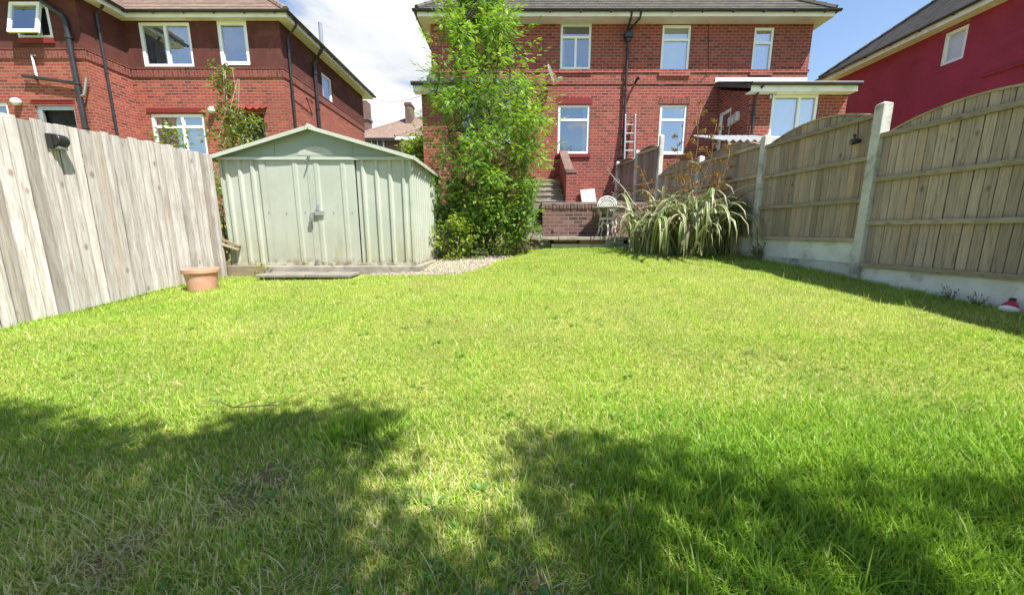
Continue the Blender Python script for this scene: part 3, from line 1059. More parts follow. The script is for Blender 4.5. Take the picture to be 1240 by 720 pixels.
    def sm(a, b, c):   # hinged at the top
        d = b - (b1 - .01)
        return mp(a, b1 - .01 + d * math.cos(th) + c * math.sin(th), .02 - d * math.sin(th) + c * math.cos(th))
    q0, q1, r0, r1 = a0 + .02, a1 - .12, b1 - .01 - hgt, b1 - .01
    mbox(s, sm, q0, q0 + .08, r0, r1, 0, .06)
    mbox(s, sm, q1 - .08, q1, r0, r1, 0, .06)
    mbox(s, sm, q0 + .08, q1 - .08, r0, r0 + .08, 0, .06)
    mbox(s, sm, q0 + .08, q1 - .08, r1 - .08, r1, 0, .06)
    sash = s.build('open_sash', M['upvc'], wn)
    s = MB()
    mbox(s, sm, q0 + .07, q1 - .07, r0 + .07, r1 - .07, .025, .035)
    s.build('pane', M['glass_clear'], wn)
    s = MB()
    mbox(s, map_y(WY - g), a0 + .02, a1 + .02, b0 - .14, b0 - .005, -.02, .05)
    s.build('sill', M['lintel_red'], h)
    # half open kitchen window / door
    mp = map_y(WY)
    a0, a1, b0, b1 = wd
    w = MB()
    mbox(w, mp, a0 + .004, a0 + .16, b0, b1 - .004, -.10, -.04)
    mbox(w, mp, a1 - .06, a1 - .004, b0, b1 - .004, -.10, -.04)
    mbox(w, mp, a0 + .16, a1 - .06, b1 - .11, b1 - .004, -.10, -.04)
    wn = w.build('window', M['galv'], h)
    g2 = MB()
    g2.quad(mp(a0, b0, -.19), mp(a1, b0, -.19), mp(a1, b1, -.19), mp(a0, b1, -.19))
    g2.build('room_backing', M['dark'], wn)
    s = MB()
    mbox(s, mp, a0 - .08, a1 + .06, b1 + .06, b1 + .13, -.02, .015)
    mbox(s, mp, a0 - .02, a1 + .02, b1 + .13, b1 + .16, -.02, .03)
    s.build('lintel', M['lintel_red'], h)
    s = MB()
    mbox(s, map_y(Y), wc[0] - .08, wc[1] + .08, wc[3] + .04, wc[3] + .17, -.02, .03)
    s.build('lintel', M['lintel_red'], h)
    # back door under a little tiled canopy
    mp = map_y(Y)
    s = MB()
    s.quad(mp(dr[0], dr[2], -.1), mp(dr[1], dr[2], -.1), mp(dr[1], dr[3], -.1), mp(dr[0], dr[3], -.1))
    mbox(s, mp, dr[0] + .004, dr[0] + .08, dr[2], dr[3] - .004, -.1, -.02)
    mbox(s, mp, dr[1] - .08, dr[1] - .004, dr[2], dr[3] - .004, -.1, -.02)
    mbox(s, mp, dr[0] + .08, dr[1] - .08, dr[3] - .1, dr[3] - .004, -.1, -.02)
    s.build('door', M['dark'], h)
    s = MB()
    x0, x1 = dr[0] - .2, dr[1] + .15
    nn = 22
    for i in range(nn):
        xa, xb = x0 + (x1 - x0) * i / nn, x0 + (x1 - x0) * (i + 1) / nn
        za, zb2 = .03 * math.sin(i * 1.57), .03 * math.sin((i + 1) * 1.57)
        s.quad((xa, Y - .3, dr[3] + .08 + za), (xb, Y - .3, dr[3] + .08 + zb2), (xb, Y, dr[3] + .22 + zb2), (xa, Y, dr[3] + .22 + za))
    s.build('door_canopy', M['lintel_red'], h)
    # pipes
    q = WY - .1
    P = [on_y(48, -6, q), on_y(52, 3, q), on_y(77, 21, q), on_y(82, 40, q), on_y(88, 75, q), on_y(95, 115, q), on_y(100, 160, q)]
    xs = P[3].x
    pipe(h, [P[0], P[1], on_y(76, 19, q), (xs, q, P[3].z + .25), (xs, q, 0)], .062, 'soil_pipe')
    z = on_y(82, 101, q).z
    pipe(h, [(on_y(28, 94, q).x, q, z + .20), (xs, q, z)], .045, 'waste_pipe')
    c = on_y(43, 95, q)
    pipe(h, [(c.x - .0, WY - .06, z + .05 + .12), (c.x - .02, WY - .06, on_y(43, 66, q).z), (c.x + .06, WY - .02, on_y(43, 66, q).z)], .025, 'waste_pipe', 'fascia', False)
    pipe(h, [(xs + .3, q, z + .15), (xs + .14, q, z - .30), (xs, q, z - .36)], .03, 'waste_pipe', 'galv', False)
    # downpipe on the wing's side
    c = on_x(117, 22, WX + .07)
    pipe(h, [(WX + .34, c.y - .02, ez - .1), (WX + .3, c.y, ez - .22), (WX + .08, c.y, ez - .42), (WX + .08, c.y, 0)], .036)
    # two downpipes on the flank
    for u, v, rr, drop in ((347, 45, .036, .36), (379, 72, .06, .42)):
        c = on_x(u + 1, v, X1 + .1)
        pipe(h, [(X1 + .44, c.y, ez - .06), (X1 + .40, c.y, ez - .20), (X1 + .1, c.y, ez - .2 - drop), (X1 + .1, c.y, 0)], rr)
    c = on_x(391, 52, X1 + .25)
    pipe(h, [(X1 + .2, c.y, ez + .05), (X1 + .2, c.y, ez + .95)], .07, 'vent_pipe', 'galv', False)
    m = MB()
    m.tube([on_x(u, v, X1 + .02) for u, v in ((356, 120), (366, 128), (378, 138), (371, 118), (379, 124))], .012, 5)
    m.build('wall_cable', M['black'], h)
    for u, v, yy in ((24, 124, WY), (259, 134, Y)):
        m = MB()
        c = on_y(u, v, yy)
        m.tube([(c.x, yy, c.z), (c.x, yy - .05, c.z)], [.07, .09], 12)
        m.tube([(c.x, yy - .05, c.z), (c.x, yy - .15, c.z - .02), (c.x, yy - .2, c.z - .03)], [.11, .09, .04], 12)
        m.build('wall_lamp', M['upvc'], h, smooth=True)
    return h


left_house()


# ------------------------------------------------------------------ crimson house on the right
def right_house():
    h = thing('rendered_house', 'crimson painted house rising behind the right-hand garden fence', 'house', (17.5, 12, 0))
    X0, X1, Y0, Y1 = 13.4, 21.5, 8.6, 16.7
    z = 6.33
    a = on_x(1141, 60, X0).y
    b = on_x(1168, 60, X0).y
    wz0, wz1 = on_x(1141, 80, X0).z, on_x(1141, 43, X0).z
    w = MB()
    win = (b, a, wz0, wz1)
    wall_holes(w, map_xn(X0), Y0, Y1, -1, z - .16, [win])
    w.add([(X0, Y0, -1), (X1, Y0, -1), (X1, Y0, z - .16), ((X0 + X1) / 2, Y0, z + .8 * 4.1), (X0, Y0, z - .16)], [(0, 1, 2, 3, 4)])
    w.quad((X1, Y0, -1), (X1, Y1, -1), (X1, Y1, z - .16), (X1, Y0, z - .16))
    w.quad((X0, Y1, -1), (X1, Y1, -1), (X1, Y1, z - .16), (X0, Y1, z - .16))
    w.build('wall', M['render_red'], h)
    hip_roof(h, X0 - .42, X1 + .4, Y0 - .4, Y1 + .4, z, 0.80, 'slate', ridge_dir='y', hips=(False, True))
    eaves(h, X0 - .42, X1 + .4, Y0 - .4, Y1 + .4, z, (X0, X1, Y0, Y1), fh=.18)
    window(h, map_xn(X0), win, [], 'backing_blue', sill=False, fw=.085, glass='glass_dim', wavy=False)  # flat blue-grey sheet set behind the dull pane
    m = MB()
    mbox(m, map_xn(X0), b - .02, a + .1, wz1 + .05, wz1 + .22, -.02, .01)
    m.build('lintel', M['brick_orange'], h)
    m = MB()
    mbox(m, map_xn(X0), b - .02, a + .1, wz0 - .16, wz0 - .03, -.02, .012)
    m.build('sill', M['render_red'], h)
    m = MB()
    p, q = on_x(1187, 93, X0 - .05), on_x(1262, 78, X0 - .05)
    m.tube([(X0 - .05, p.y, p.z), (X0 - .05, q.y, p.z - .02)], .035, 8)
    m.tube([(X0 - .05, q.y, p.z - .02), (X0 - .05, q.y, -.5)], .045, 8)
    m.build('waste_pipe', M['render_red'], h)


right_house()


# ------------------------------------------------------------------ far houses up the street
def far_houses():
    h = thing('far_house', 'distant brown tiled house with tall brick chimney, seen over the shed roof', 'house', (-9, 36, 3))
    Y = 32.0
    e = on_y(470, 167, Y)
    z = e.z
    x0, x1 = -13.5, -4.6
    w = MB()
    w.box(x0 + .4, x1 - .4, Y + .45, Y + 8, 1, z - .1)
    w.build('wall', M['brick_old'], h)
    hip_roof(h, x0, x1, Y, Y + 8.4, z, (on_y(500, 143, Y + 4.2).z - z) / 4.2, 'tile_pink', hips=(True, False))
    f = MB()
    f.box(x0, x1, Y, Y + .03, z - .22, z - .02)
    f.build('gutter', M['black'], h)
    r = rect_y(450, 465, 169, 179, Y + .44)
    m = MB()
    m.box(r[0], r[1], Y + .38, Y + .46, r[2] - .6, r[3])
    o = m.build('window', M['upvc'], h)
    m = MB()
    m.box(r[0] + .1, (r[0] + r[1]) / 2 - .05, Y + .36, Y + .375, r[2] - .5, r[3] - .1)
    m.box((r[0] + r[1]) / 2 + .05, r[1] - .1, Y + .36, Y + .375, r[2] - .5, r[3] - .1)
    m.build('pane', M['room'], o)
    c0, c1 = on_y(491, 125, Y + 3.2), on_y(499.5, 152, Y + 3.2)
    m = MB()
    m.box(c0.x, c1.x, Y + 2.9, Y + 4.1, c1.z - .6, c0.z)
    m.box(c0.x - .06, c1.x + .06, Y + 2.84, Y + 4.16, c0.z - .25, c0.z - .1)
    m.build('chimney', M['brick_old'], h)
    c0, c1 = on_y(440, 125, Y + 4), on_y(447, 143, Y + 4)
    m = MB()
    m.box(c0.x, c1.x, Y + 3.6, Y + 4.6, c1.z - 1.2, c0.z + .1)
    m.box(c0.x - .1, c1.x + .1, Y + 3.5, Y + 4.7, c1.z - .25, c1.z - .05)
    m.build('chimney', M['brick_old'], h)

    h = thing('far_house', 'distant pale rendered house with a low brown roof, beside the leafy tree', 'house', (-6, 31, 3))
    Y = 27.0
    e = on_y(490, 165, Y)
    z = e.z
    x0, x1 = on_y(478, 165, Y).x, -2.2
    w = MB()
    w.box(x0 + .3, x1 - .4, Y + .35, Y + 4.5, 1, z - .1)
    w.build('wall', M['render_pale'], h)
    hip_roof(h, x0, x1, Y, Y + 4.9, z, .62, 'tile_pink', hips=(True, False))
    f = MB()
    f.box(x0, x1, Y, Y + .03, z - .22, z - .02)
    f.build('fascia', M['fascia'], h)


far_houses()


def cables():
    for k, (a, b) in enumerate((((-6.92, 19.8, 6.42), (HX0 + .02, 14.2, 4.95)),)):
        a, b = Vector(a), Vector(b)
        m = MB()
        m.tube([a.lerp(b, i / 14) + Vector((0, 0, -.25 * math.sin(math.pi * i / 14))) for i in range(15)], .007, 5)
        o = m.build('overhead_cable', M['black'])
        tag(o, 'thin overhead cable crossing the cloud between the brown house and the brick pair', 'cable')


cables()

# ------------------------------------------------------------------ patio, steps, retaining walls
PZ = 0.72


def patio_and_steps():
    p = MB()
    p.box(.76, 3.62, 9.62, 12.99, -.3, PZ)
    p.box(3.62, 9.3, 10.9, 12.99, -.3, PZ)
    p.box(-2.5, .76, 10.37, 11.28, -.3, PZ - .004)
    p.box(.43, .76, 11.28, 12.99, -.3, PZ - .004)
    setting(p.build('patio', M['slab']))

    # low brick wall holding the patio
    w = thing('retaining_wall', 'low weathered brick retaining wall with on-end brick coping behind the white garden table', 'wall', (2.2, 9.55, -.2))
    m = MB()
    z1 = .54
    m.box(.76, 3.9, 9.43, 9.62, -.15, z1)
    m.box(.76, .95, 9.62, 10.2, -.15, z1)
    m.build('wall', M['brick_old'], w)
    m = MB()
    n = 36
    for i in range(n):
        x0 = .74 + 3.16 * i / n
        x1 = .74 + 3.16 * (i + 1) / n - .012
        k = random.uniform(.0, .018)
        m.box(x0, x1, 9.41 + random.uniform(-.008, .008), 9.645, z1, z1 + .125 - k)
    m.build('coping', M['brick_old'], w, bevel=.006)
    m = MB()
    for x, z in ((.98, -.05), (2.28, -.05)):
        m.box(x, x + .06, 9.424, 9.44, z, z + .06)
    m.build('weep_hole', M['dark'], w)

    led = thing('stone_ledge', 'long flat stone ledge on brick supports along the foot of the patio wall', 'ledge', (1.9, 9.1, -.3))
    m = MB()
    x = .18
    while x < 3.6:
        L = random.uniform(.55, .95)
        m.box(x, x + L - .012, 8.86 + random.uniform(-.03, .02), 9.43, -.205 + random.uniform(-.006, .006), -.135 + random.uniform(-.008, .008))
        x += L
    m.build('ledge_slab', M['stone'], led, bevel=.012)
    for x0, x1, z0 in ((.15, .62, -.6), (1.0, 1.55, -.26), (1.62, 2.2, -.29), (2.85, 3.5, -.6)):
        m = MB()
        m.box(x0, x1, 8.95, 9.4, z0, -.21)
        m.build('brick_support', M['brick_old'], led, bevel=.006)
    m = MB()
    m.box(2.22, 2.66, 8.93, 9.36, -.30, -.21)
    m.build('stone_block', M['pale_slab'], led, bevel=.01)
    m = MB()
    m.box(.95, 3.5, 9.05, 9.4, -.62, -.30)
    m.box(.62, .95, 9.33, 9.41, -.62, -.21)
    m.build('footing', M['concrete'], led, bevel=.01)

    # lower flight
    s = thing('garden_steps', 'short flight of mossy stone steps left of the low brick wall', 'steps', (.5, 9.6, -.3))
    zs = [-.30, -.10, .09, .27, .44, .58, PZ]
    m = MB()
    for i in range(1, 7):
        y0 = 8.98 + .235 * i
        m.box(.2, .75, y0, 10.36, zs[i - 1] - (.3 if i == 1 else 0), zs[i] - .055)
    m.build('riser', M['stone'], s)
    m = MB()
    for i in range(1, 7):
        y0 = 8.98 + .235 * i
        m.box(.18, .755, y0 - .03, min(y0 + .24, 10.37), zs[i] - .055, zs[i] - .004 * (i == 6))
    m.build('tread', M['slab'], s, bevel=.012)
    m = MB()
    m.box(.06, .2, 9.25, 10.36, -.6, .30)
    m.build('side_wall', M['brick_old'], s)

    # upper flight up to the house
    s = thing('house_steps', 'concrete steps climbing to the brick house wall beside a sloping brick parapet', 'steps', (1.1, 12, PZ))
    n = 5
    z1 = 1.63
    m = MB()
    for i in range(n):
        y0 = 11.32 + i * .27
        za, zb = PZ + (z1 - PZ) * i / n, PZ + (z1 - PZ) * (i + 1) / n
        m.box(.44, 1.565, y0, 12.985, za + .001, zb - .04)
        m.box(.43, 1.57, y0 - .025, 12.985 if i == n - 1 else y0 + .29, zb - .04, zb)
    m.build('step', M['stone'], s, bevel=.008)
    m = MB()
    x0, x1 = 1.575, 1.80
    ya, yb = 11.32, 12.985
    za, zb = 1.62, 2.52
    m.add([(x, y, z) for x in (x0, x1) for y, z in ((ya, PZ), (yb, PZ), (yb, zb), (ya, za))],
          [(0, 3, 2, 1), (4, 5, 6, 7), (0, 1, 5, 4), (1, 2, 6, 5), (2, 3, 7, 6), (3, 0, 4, 7)])
    m.box(x0 - .02, x1 + .04, ya - .24, ya, PZ, za + .02)
    pw = m.build('parapet_wall', M['brick'], s)
    m = MB()
    nn = 18
    for i in range(nn):
        t0, t1 = i / nn, (i + .93) / nn
        a, b = Vector(((x0 + x1) / 2, ya + (yb - ya) * t0, za + (zb - za) * t0)), Vector(((x0 + x1) / 2, ya + (yb - ya) * t1, za + (zb - za) * t1))
        up = Vector((0, -(zb - za), yb - ya)).normalized()
        m.bar(a + up * .055, b + up * .055, .27, .11, (0, 0, 1))
    m.box(x0 - .04, x1 + .06, ya - .26, ya - .02, za + .02, za + .12)
    m.build('parapet_coping', M['brick_old'], s, bevel=.006)
    m = MB()
    m.box(.28, .425, 11.02, 11.3, PZ - .002, 1.28)
    m.box(.26, .44, 11.0, 11.31, 1.28, 1.36)
    pp = m.build('brick_pier', M['brick'])
    tag(pp, 'narrow red brick pier at the left foot of the concrete house steps', 'pier')

    # odd things leaning on the house
    m = MB()
    c0, c1 = on_y(706, 246, 12.6), on_y(724, 246, 12.6)
    a = Vector((c0.x, 12.62, PZ + .004))
    m.add([], [])
    m.bar(((c0.x + c1.x) / 2, 12.62, PZ + .0), ((c0.x + c1.x) / 2 - .06, 12.93, PZ + .66), c1.x - c0.x, .045, (0, 1, 0))
    tag(m.build('paving_slab', M['pale_slab'], bevel=.008), 'pale grey slab leaning against the house wall behind the patio', 'slab')


patio_and_steps()


def ladder():
    l = thing('ladder', 'aluminium ladder standing upright against the brick wall by the black downpipe', 'ladder', (4.0, 12.8, PZ))
    m = MB()
    c0, c1 = on_y(758.5, 138, 12.8), on_y(770.5, 138, 12.8)
    t = c0.z
    for x in (c0.x, c1.x):
        m.bar((x, 12.62, PZ), (x, 12.9, t), .045, .075, (0, 1, 0))
    m.build('stile', M['galv'], l, bevel=.006)
    m = MB()
    z = PZ + .25
    while z < t - .1:
        y = 12.62 + .28 * (z - PZ) / (t - PZ)
        m = MB()
        m.tube([(c0.x, y, z), (c1.x, y, z)], .018, 8)
        m.build('rung', M['galv'], l)
        z += .27


ladder()


# ------------------------------------------------------------------ fences
def bcol():
    return (random.random(), random.random(), random.random(), 1)


FX = -4.72


def left_fence():
    f = thing('wooden_fence', 'tall silvered close-boarded fence along the left side of the lawn', 'fence', (FX, 2, -.8))
    y = 5.98
    bay = 0
    while y > -3.0:
        m = MB()
        y_end = y - 1.86
        while y > y_end + .02:
            wd = random.uniform(.092, .118)
            ya, yb = y, y - wd

            def zt(q):
                return 1.07 + .05 * (q - 3.67)

            def zb(q):
                return gz(FX, q) + .02
            top = random.uniform(-.02, .016)
            th0, th1 = random.uniform(.008, .028), random.uniform(.008, .028)
            gp = random.uniform(.008, .018)
            bow = random.uniform(-.006, .006)
            c = bcol()
            segs = 5
            cup = random.uniform(-.006, .007)
            acr = (0, .16, .5, .84, 1)
            vs, fs = [], []
            for k in range(segs + 1):
                t = k / segs
                bx = bow * math.sin(math.pi * t)
                for q in acr:
                    yy = (ya - gp) + (yb - ya + gp) * q
                    zz_ = zb(yy) + (zt(yy) + top - zb(yy)) * t
                    vs.append((FX + th0 + (th1 - th0) * q + bx + cup * (1 - (2 * q - 1) ** 2), yy, zz_))
                vs += [(FX - .003 + bx, yb, zb(yb) + (zt(yb) + top - zb(yb)) * t), (FX - .003 + bx, ya - gp, zb(ya) + (zt(ya) + top - zb(ya)) * t)]
            nv = 7
            for k in range(segs):
                for q in range(nv):
                    fs.append((nv * k + q, nv * k + (q + 1) % nv, nv * (k + 1) + (q + 1) % nv, nv * (k + 1) + q))
            fs += [tuple(range(nv - 1, -1, -1)), tuple(nv * segs + q for q in range(nv))]
            m.add(vs, fs, c)
            y = yb
        bp_ = m.build('board_panel', M['wood_grey'], f)
        m = MB()
        m.quad((FX - .012, y_end + 1.86, gz(FX, y_end + 1.86)), (FX - .012, y, gz(FX, y)), (FX - .012, y, zt(y) - .04), (FX - .012, y_end + 1.86, zt(y_end + 1.86) - .04), (.2, 0, 0, 1))
        m.build('gap_shade_sheet', M['gap_shade'], bp_)  # dark backing sheet paints the shade seen through the gaps
        m = MB()
        for zz in (.22, .95, 1.6):
            m.bar((FX - .03, y_end + 1.9, gz(FX, y_end + 1.9) + zz), (FX - .03, y_end, gz(FX, y_end) + zz), .05, .08, col=bcol())
        m.build('rail', M['wood_rail'], f)
        bay += 1
        m = MB()
        m.box(FX - .16, FX - .06, y_end - .05, y_end + .05, gz(FX, y_end) - .3, 1.0 + .05 * (y_end - 3.67))
        m.build('post', M['timber'], f)
    m = MB()
    m.box(FX - .085, FX + .03, 6.0, 6.10, -1.1, 1.17, bcol())
    m.build('post', M['wood_grey'], f, bevel=.006)


left_fence()


def fence_panel(parent, a, b, z0, zr, arch, mb_mat='wood_brown', rail_mat='wood_rail', rails=(0, .345, .675, 1.0), side=-1, bw=.098):
    """domed panel between ground points a and b (x,y); base z0, shoulder height zr, dome height arch; rails on the lawn side"""
    a, b = Vector((a[0], a[1], 0)), Vector((b[0], b[1], 0))
    d = (b - a).normalized()
    L = (b - a).length
    nrm = Vector((d.y, -d.x, 0)) * side
    if nrm.x > 0:
        nrm = -nrm

    def top(t):
        return zr + arch * max(0.0, 1 - (2 * t - 1) ** 2) ** .95
    m = MB()
    n = int(round(L / bw))
    gap = .013
    for i in range(n):
        c = bcol()
        s0, s1 = L * i / n, L * (i + 1) / n
        j = random.uniform(-.004, .004)
        p, q = a + d * s0 + nrm * (.012 + j), a + d * (s1 - gap) + nrm * (.022 + j)
        p2, q2 = a + d * s0, a + d * (s1 - gap)
        zt0, zt1 = top(max(0, (s0) / L)) - .02, top(s1 / L) - .02
        segs = 3
        vs, fs = [], []
        for k in range(segs + 1):
            t = k / segs
            w = random.uniform(-.0025, .0025)
            for (v, zt) in ((p, zt0), (q, zt1), (q2, zt1), (p2, zt0)):
                vs.append((v.x + nrm.x * w, v.y + nrm.y * w, z0 + (zt - z0) * t))
        for k in range(segs):
            o = 4 * k
            for qq in range(4):
                fs.append((o + qq, o + (qq + 1) % 4, o + 4 + (qq + 1) % 4, o + 4 + qq))
        fs += [(3, 2, 1, 0), (4 * segs, 4 * segs + 1, 4 * segs + 2, 4 * segs + 3)]
        m.add(vs, fs, c)
    # dark sheet behind the joints: shade between boards put into its colour
    K = 16
    bk = MB()
    for k in range(K):
        t0, t1 = k / K, (k + 1) / K
        e0, e1 = a + d * (L * t0) - nrm * .012, a + d * (L * t1) - nrm * .012
        bk.quad((e0.x, e0.y, z0), (e1.x, e1.y, z0), (e1.x, e1.y, top(t1) - .025), (e0.x, e0.y, top(t0) - .025), (.3, 0, .5, 1))
    o = m.build('fence_panel', M[mb_mat], parent)
    bk.build('gap_shade_sheet', M['gap_shade'], o)
    # arched capping strip
    cp = MB()
    K = 22
    for k in range(K):
        t0, t1 = k / K, (k + 1) / K
        cp.bar(a + d * (L * t0) + Vector((0, 0, top(t0) - .01)) + nrm * .01, a + d * (L * t1) + Vector((0, 0, top(t1) - .01)) + nrm * .01, .055, .022, col=(.4, .5, .5, 1))
    cp.build('capping', M[rail_mat], o)
    for r in rails:
        z = z0 + (zr - z0) * r
        hgt = .058
        rb = MB()
        z += .03 if r == 0 else 0
        rb.bar(a + nrm * .045 + Vector((0, 0, z)), b + nrm * .045 + Vector((0, 0, z)), .042, hgt, col=bcol())
        rb.build('rail', M[rail_mat], o, bevel=.004)
    return o


def fx(y):
    return 5.28 - .107 * y


def right_fence():
    f = thing('panel_fence', 'brown domed-panel fence between concrete posts down the right side of the lawn', 'fence', (4.8, 4, -.6))
    D = 1.93 / math.sqrt(1 + .107 ** 2)
    ys = [5.07 + D * k for k in range(-4, 4)]
    for k in range(-4, 3):
        y0, y1 = 5.07 + D * k + .055, 5.07 + D * (k + 1) - .055
        if k <= -1:
            zb, zr = -.47 - .22 * (-1 - k), 1.195 - .22 * (-1 - k)
        else:
            zb, zr = -.15 + .05 * (k > 0), 1.465 + .05 * (k > 0)
        fence_panel(f, (fx(y0), y0), (fx(y1), y1), zb, zr, .20)
        m = MB()
        g = min(gz(fx(y0), y0), gz(fx(y1), y1)) - .12
        zz = zb - .0
        xo = .0
        m.add([(fx(y) + e, y, z) for z in (zz - .29, zz - .0005) for y, e in ((y0, -.02), (y1, -.02), (y1, .03), (y0, .03))],
              [(3, 2, 1, 0), (4, 5, 6, 7), (0, 1, 5, 4), (1, 2, 6, 5), (2, 3, 7, 6), (3, 0, 4, 7)])
        m.build('gravel_board', M['gravel_board'], f, bevel=.006)
        if zz - .29 > g:
            m = MB()
            m.add([(fx(y) + e, y, z) for z in (g, zz - .2905) for y, e in ((y0, -.012), (y1, -.012), (y1, .03), (y0, .03))],
                  [(3, 2, 1, 0), (4, 5, 6, 7), (0, 1, 5, 4), (1, 2, 6, 5), (2, 3, 7, 6), (3, 0, 4, 7)])
            m.build('gravel_board', M['concrete'], f, bevel=.006)
    tops = {-4: 1.0, -3: 1.15, -2: 1.2, -1: 1.40, 0: 1.585, 1: 1.65, 2: 1.66, 3: 1.70}
    for k in range(-4, 4):
        y = 5.07 + D * k
        x = fx(y)
        m = MB()
        w = .062
        t = tops[k]
        z0 = gz(x, y) - .4
        m.add([(x + i * w - .012, y + j * w, z) for z in (z0, t) for i, j in ((-1, -1), (1, -1), (1, 1), (-1, 1))] + [(x - .012, y, t + .035)],
              [(0, 1, 5, 4), (1, 2, 6, 5), (2, 3, 7, 6), (3, 0, 4, 7), (4, 5, 8), (5, 6, 8), (6, 7, 8), (7, 4, 8)])
        m.build('post', M['concrete'], f, bevel=.008)
    return f


right_fence()


def upper_fence():
    f = thing('panel_fence', 'dark stained short fence stepping up beside the ladder to the brick house', 'fence', (3.8, 11.9, PZ))
    P = [(4.10, 10.78, 2.56), (3.80, 11.85, 2.38), (3.50, 12.88, 2.24)]
    for i in range(2):
        (xa, ya, za), (xb, yb, zb) = P[i], P[i + 1]
        d = Vector((xb - xa, yb - ya, 0)).normalized() * .05
        fence_panel(f, (xa + d.x, ya + d.y), (xb - d.x, yb - d.y), PZ, zb - .10, .13, 'wood_dark', 'wood_rail', rails=(.02, .42, 1.0))
    for x, y, t in P:
        m = MB()
        w = .055
        m.add([(x + a * w, y + b * w, z) for z in (-.3, t) for a, b in ((-1, -1), (1, -1), (1, 1), (-1, 1))] + [(x, y, t + .04)],
              [(0, 1, 5, 4), (1, 2, 6, 5), (2, 3, 7, 6), (3, 0, 4, 7), (4, 5, 8), (5, 6, 8), (6, 7, 8), (7, 4, 8)])
        m.build('post', M['concrete'], f, bevel=.006)


upper_fence()


def canopy():
    c = thing('corrugated_canopy', 'pale corrugated lean-to sheet showing above the right fence in front of the extension', 'canopy', (6, 10.2, 0))
    a, b = on_y(866, 170, 10.4), on_y(950, 161, 9.6)
    p0 = on_y(866, 166, 10.9)
    p1 = on_y(929, 161, 9.4)
    m = MB()
    n = 60
    x0, x1 = 5.15, 6.9
    ya, yb = 9.55, 11.2
    za, zb = 2.17, 2.66
    top, bot = [], []
    for i in range(n + 1):
        x = x0 + (x1 - x0) * i / n
        h = .03 * math.sin(i * 1.05)
        top.append(((x, ya, za + h), (x, yb, zb + h)))
    for i in range(n):
        m.quad(top[i][0], top[i + 1][0], top[i + 1][1], top[i][1])
        m.quad(*[(p[0], p[1], p[2] - .012) for p in (top[i][0], top[i][1], top[i + 1][1], top[i + 1][0])])
        q0, q1 = top[i][0], top[i + 1][0]
        m.quad((q0[0], q0[1], q0[2] - .012), (q1[0], q1[1], q1[2] - .012), q1, q0)
    m.build('sheet', M['pale_slab'], c)
    m = MB()
    m.box(x0 + .03, x1, ya + .05, ya + .1, za - .15, za - .05)
    m.box(x0 + .03, x0 + .1, ya + .11, ya + .16, za - .12, za - .05)
    m.build('beam', M['timber'], c)
    for x in (x0 + .1, x1 - .1):
        m = MB()
        m.box(x, x + .08, ya + .0, ya + .045, -.8, za - .05)
        m.build('post', M['timber'], c)


canopy()


def fence_lamps():
    l = thing('wall_light', 'black hooded outdoor lamp fixed high on the silvered left fence', 'lamp', on_x(64, 173, FX + .02))
    c = on_x(64, 173, FX + .02)
    m = MB()
    dy = Vector((0, 1, 0))
    prof = [(.0, -.05), (.052, -.05), (.06, -.044), (.06, .044), (.052, .05), (0, .05)]
    m.lathe(prof, c + Vector((.07, 0, .02)), 20, None, Matrix.Rotation(R(90), 3, 'X'))
    m.box(c.x, c.x + .06, c.y - .06, c.y + .06, c.z - .06, c.z + .08)
    m.build('hood', M['rubber'], l, smooth=False, bevel=.004)
    m = MB()
    m.box(c.x + .03, c.x + .105, c.y - .04, c.y + .04, c.z - .07, c.z - .035)
    m.build('lens', M['lens'], l, bevel=.008)

    p = on_x(1041, 171, fx(5.35) - .02)
    y = p.y
    c = Vector((fx(y) - .03, y, p.z))
    l = thing('wall_light', 'small round black spotlight on the brown right fence next to the concrete post', 'lamp', c)
    m = MB()
    m.tube([c, c + Vector((-.05, 0, 0))], .03, 10)
    m.lathe([(0, -.035), (.028, -.035), (.04, -.02), (.043, .02), (.038, .036), (.0, .036)], c + Vector((-.09, -.01, -.01)), 16, None, Matrix.Rotation(R(70), 3, 'Y') @ Matrix.Rotation(R(20), 3, 'X'))
    m.tube([c + Vector((-.06, 0, .05)), c + Vector((-.08, 0, .085))], .018, 8)
    m.build('housing', M['rubber'], l, smooth=False)
    m = MB()
    m.lathe([(0, -.002), (.028, -.002), (.028, .004), (0, .004)], c + Vector((-.126, -.01, -.025)), 14, None, Matrix.Rotation(R(70), 3, 'Y') @ Matrix.Rotation(R(20), 3, 'X'))
    m.build('lens', M['lens'], l)
    m = MB()
    m.tube([c + Vector((-.005, .02, .03)), c + Vector((-.005, .05, .22)), c + Vector((-.005, .06, .33))], .006, 5)
    m.build('cable', M['rubber'], l)


fence_lamps()


# ------------------------------------------------------------------ the steel shed
SX0, SX1, SY0, SY1 = -4.68, -1.64, 6.25, 8.5
SB, SE, SP = -.55, 1.17, 1.60


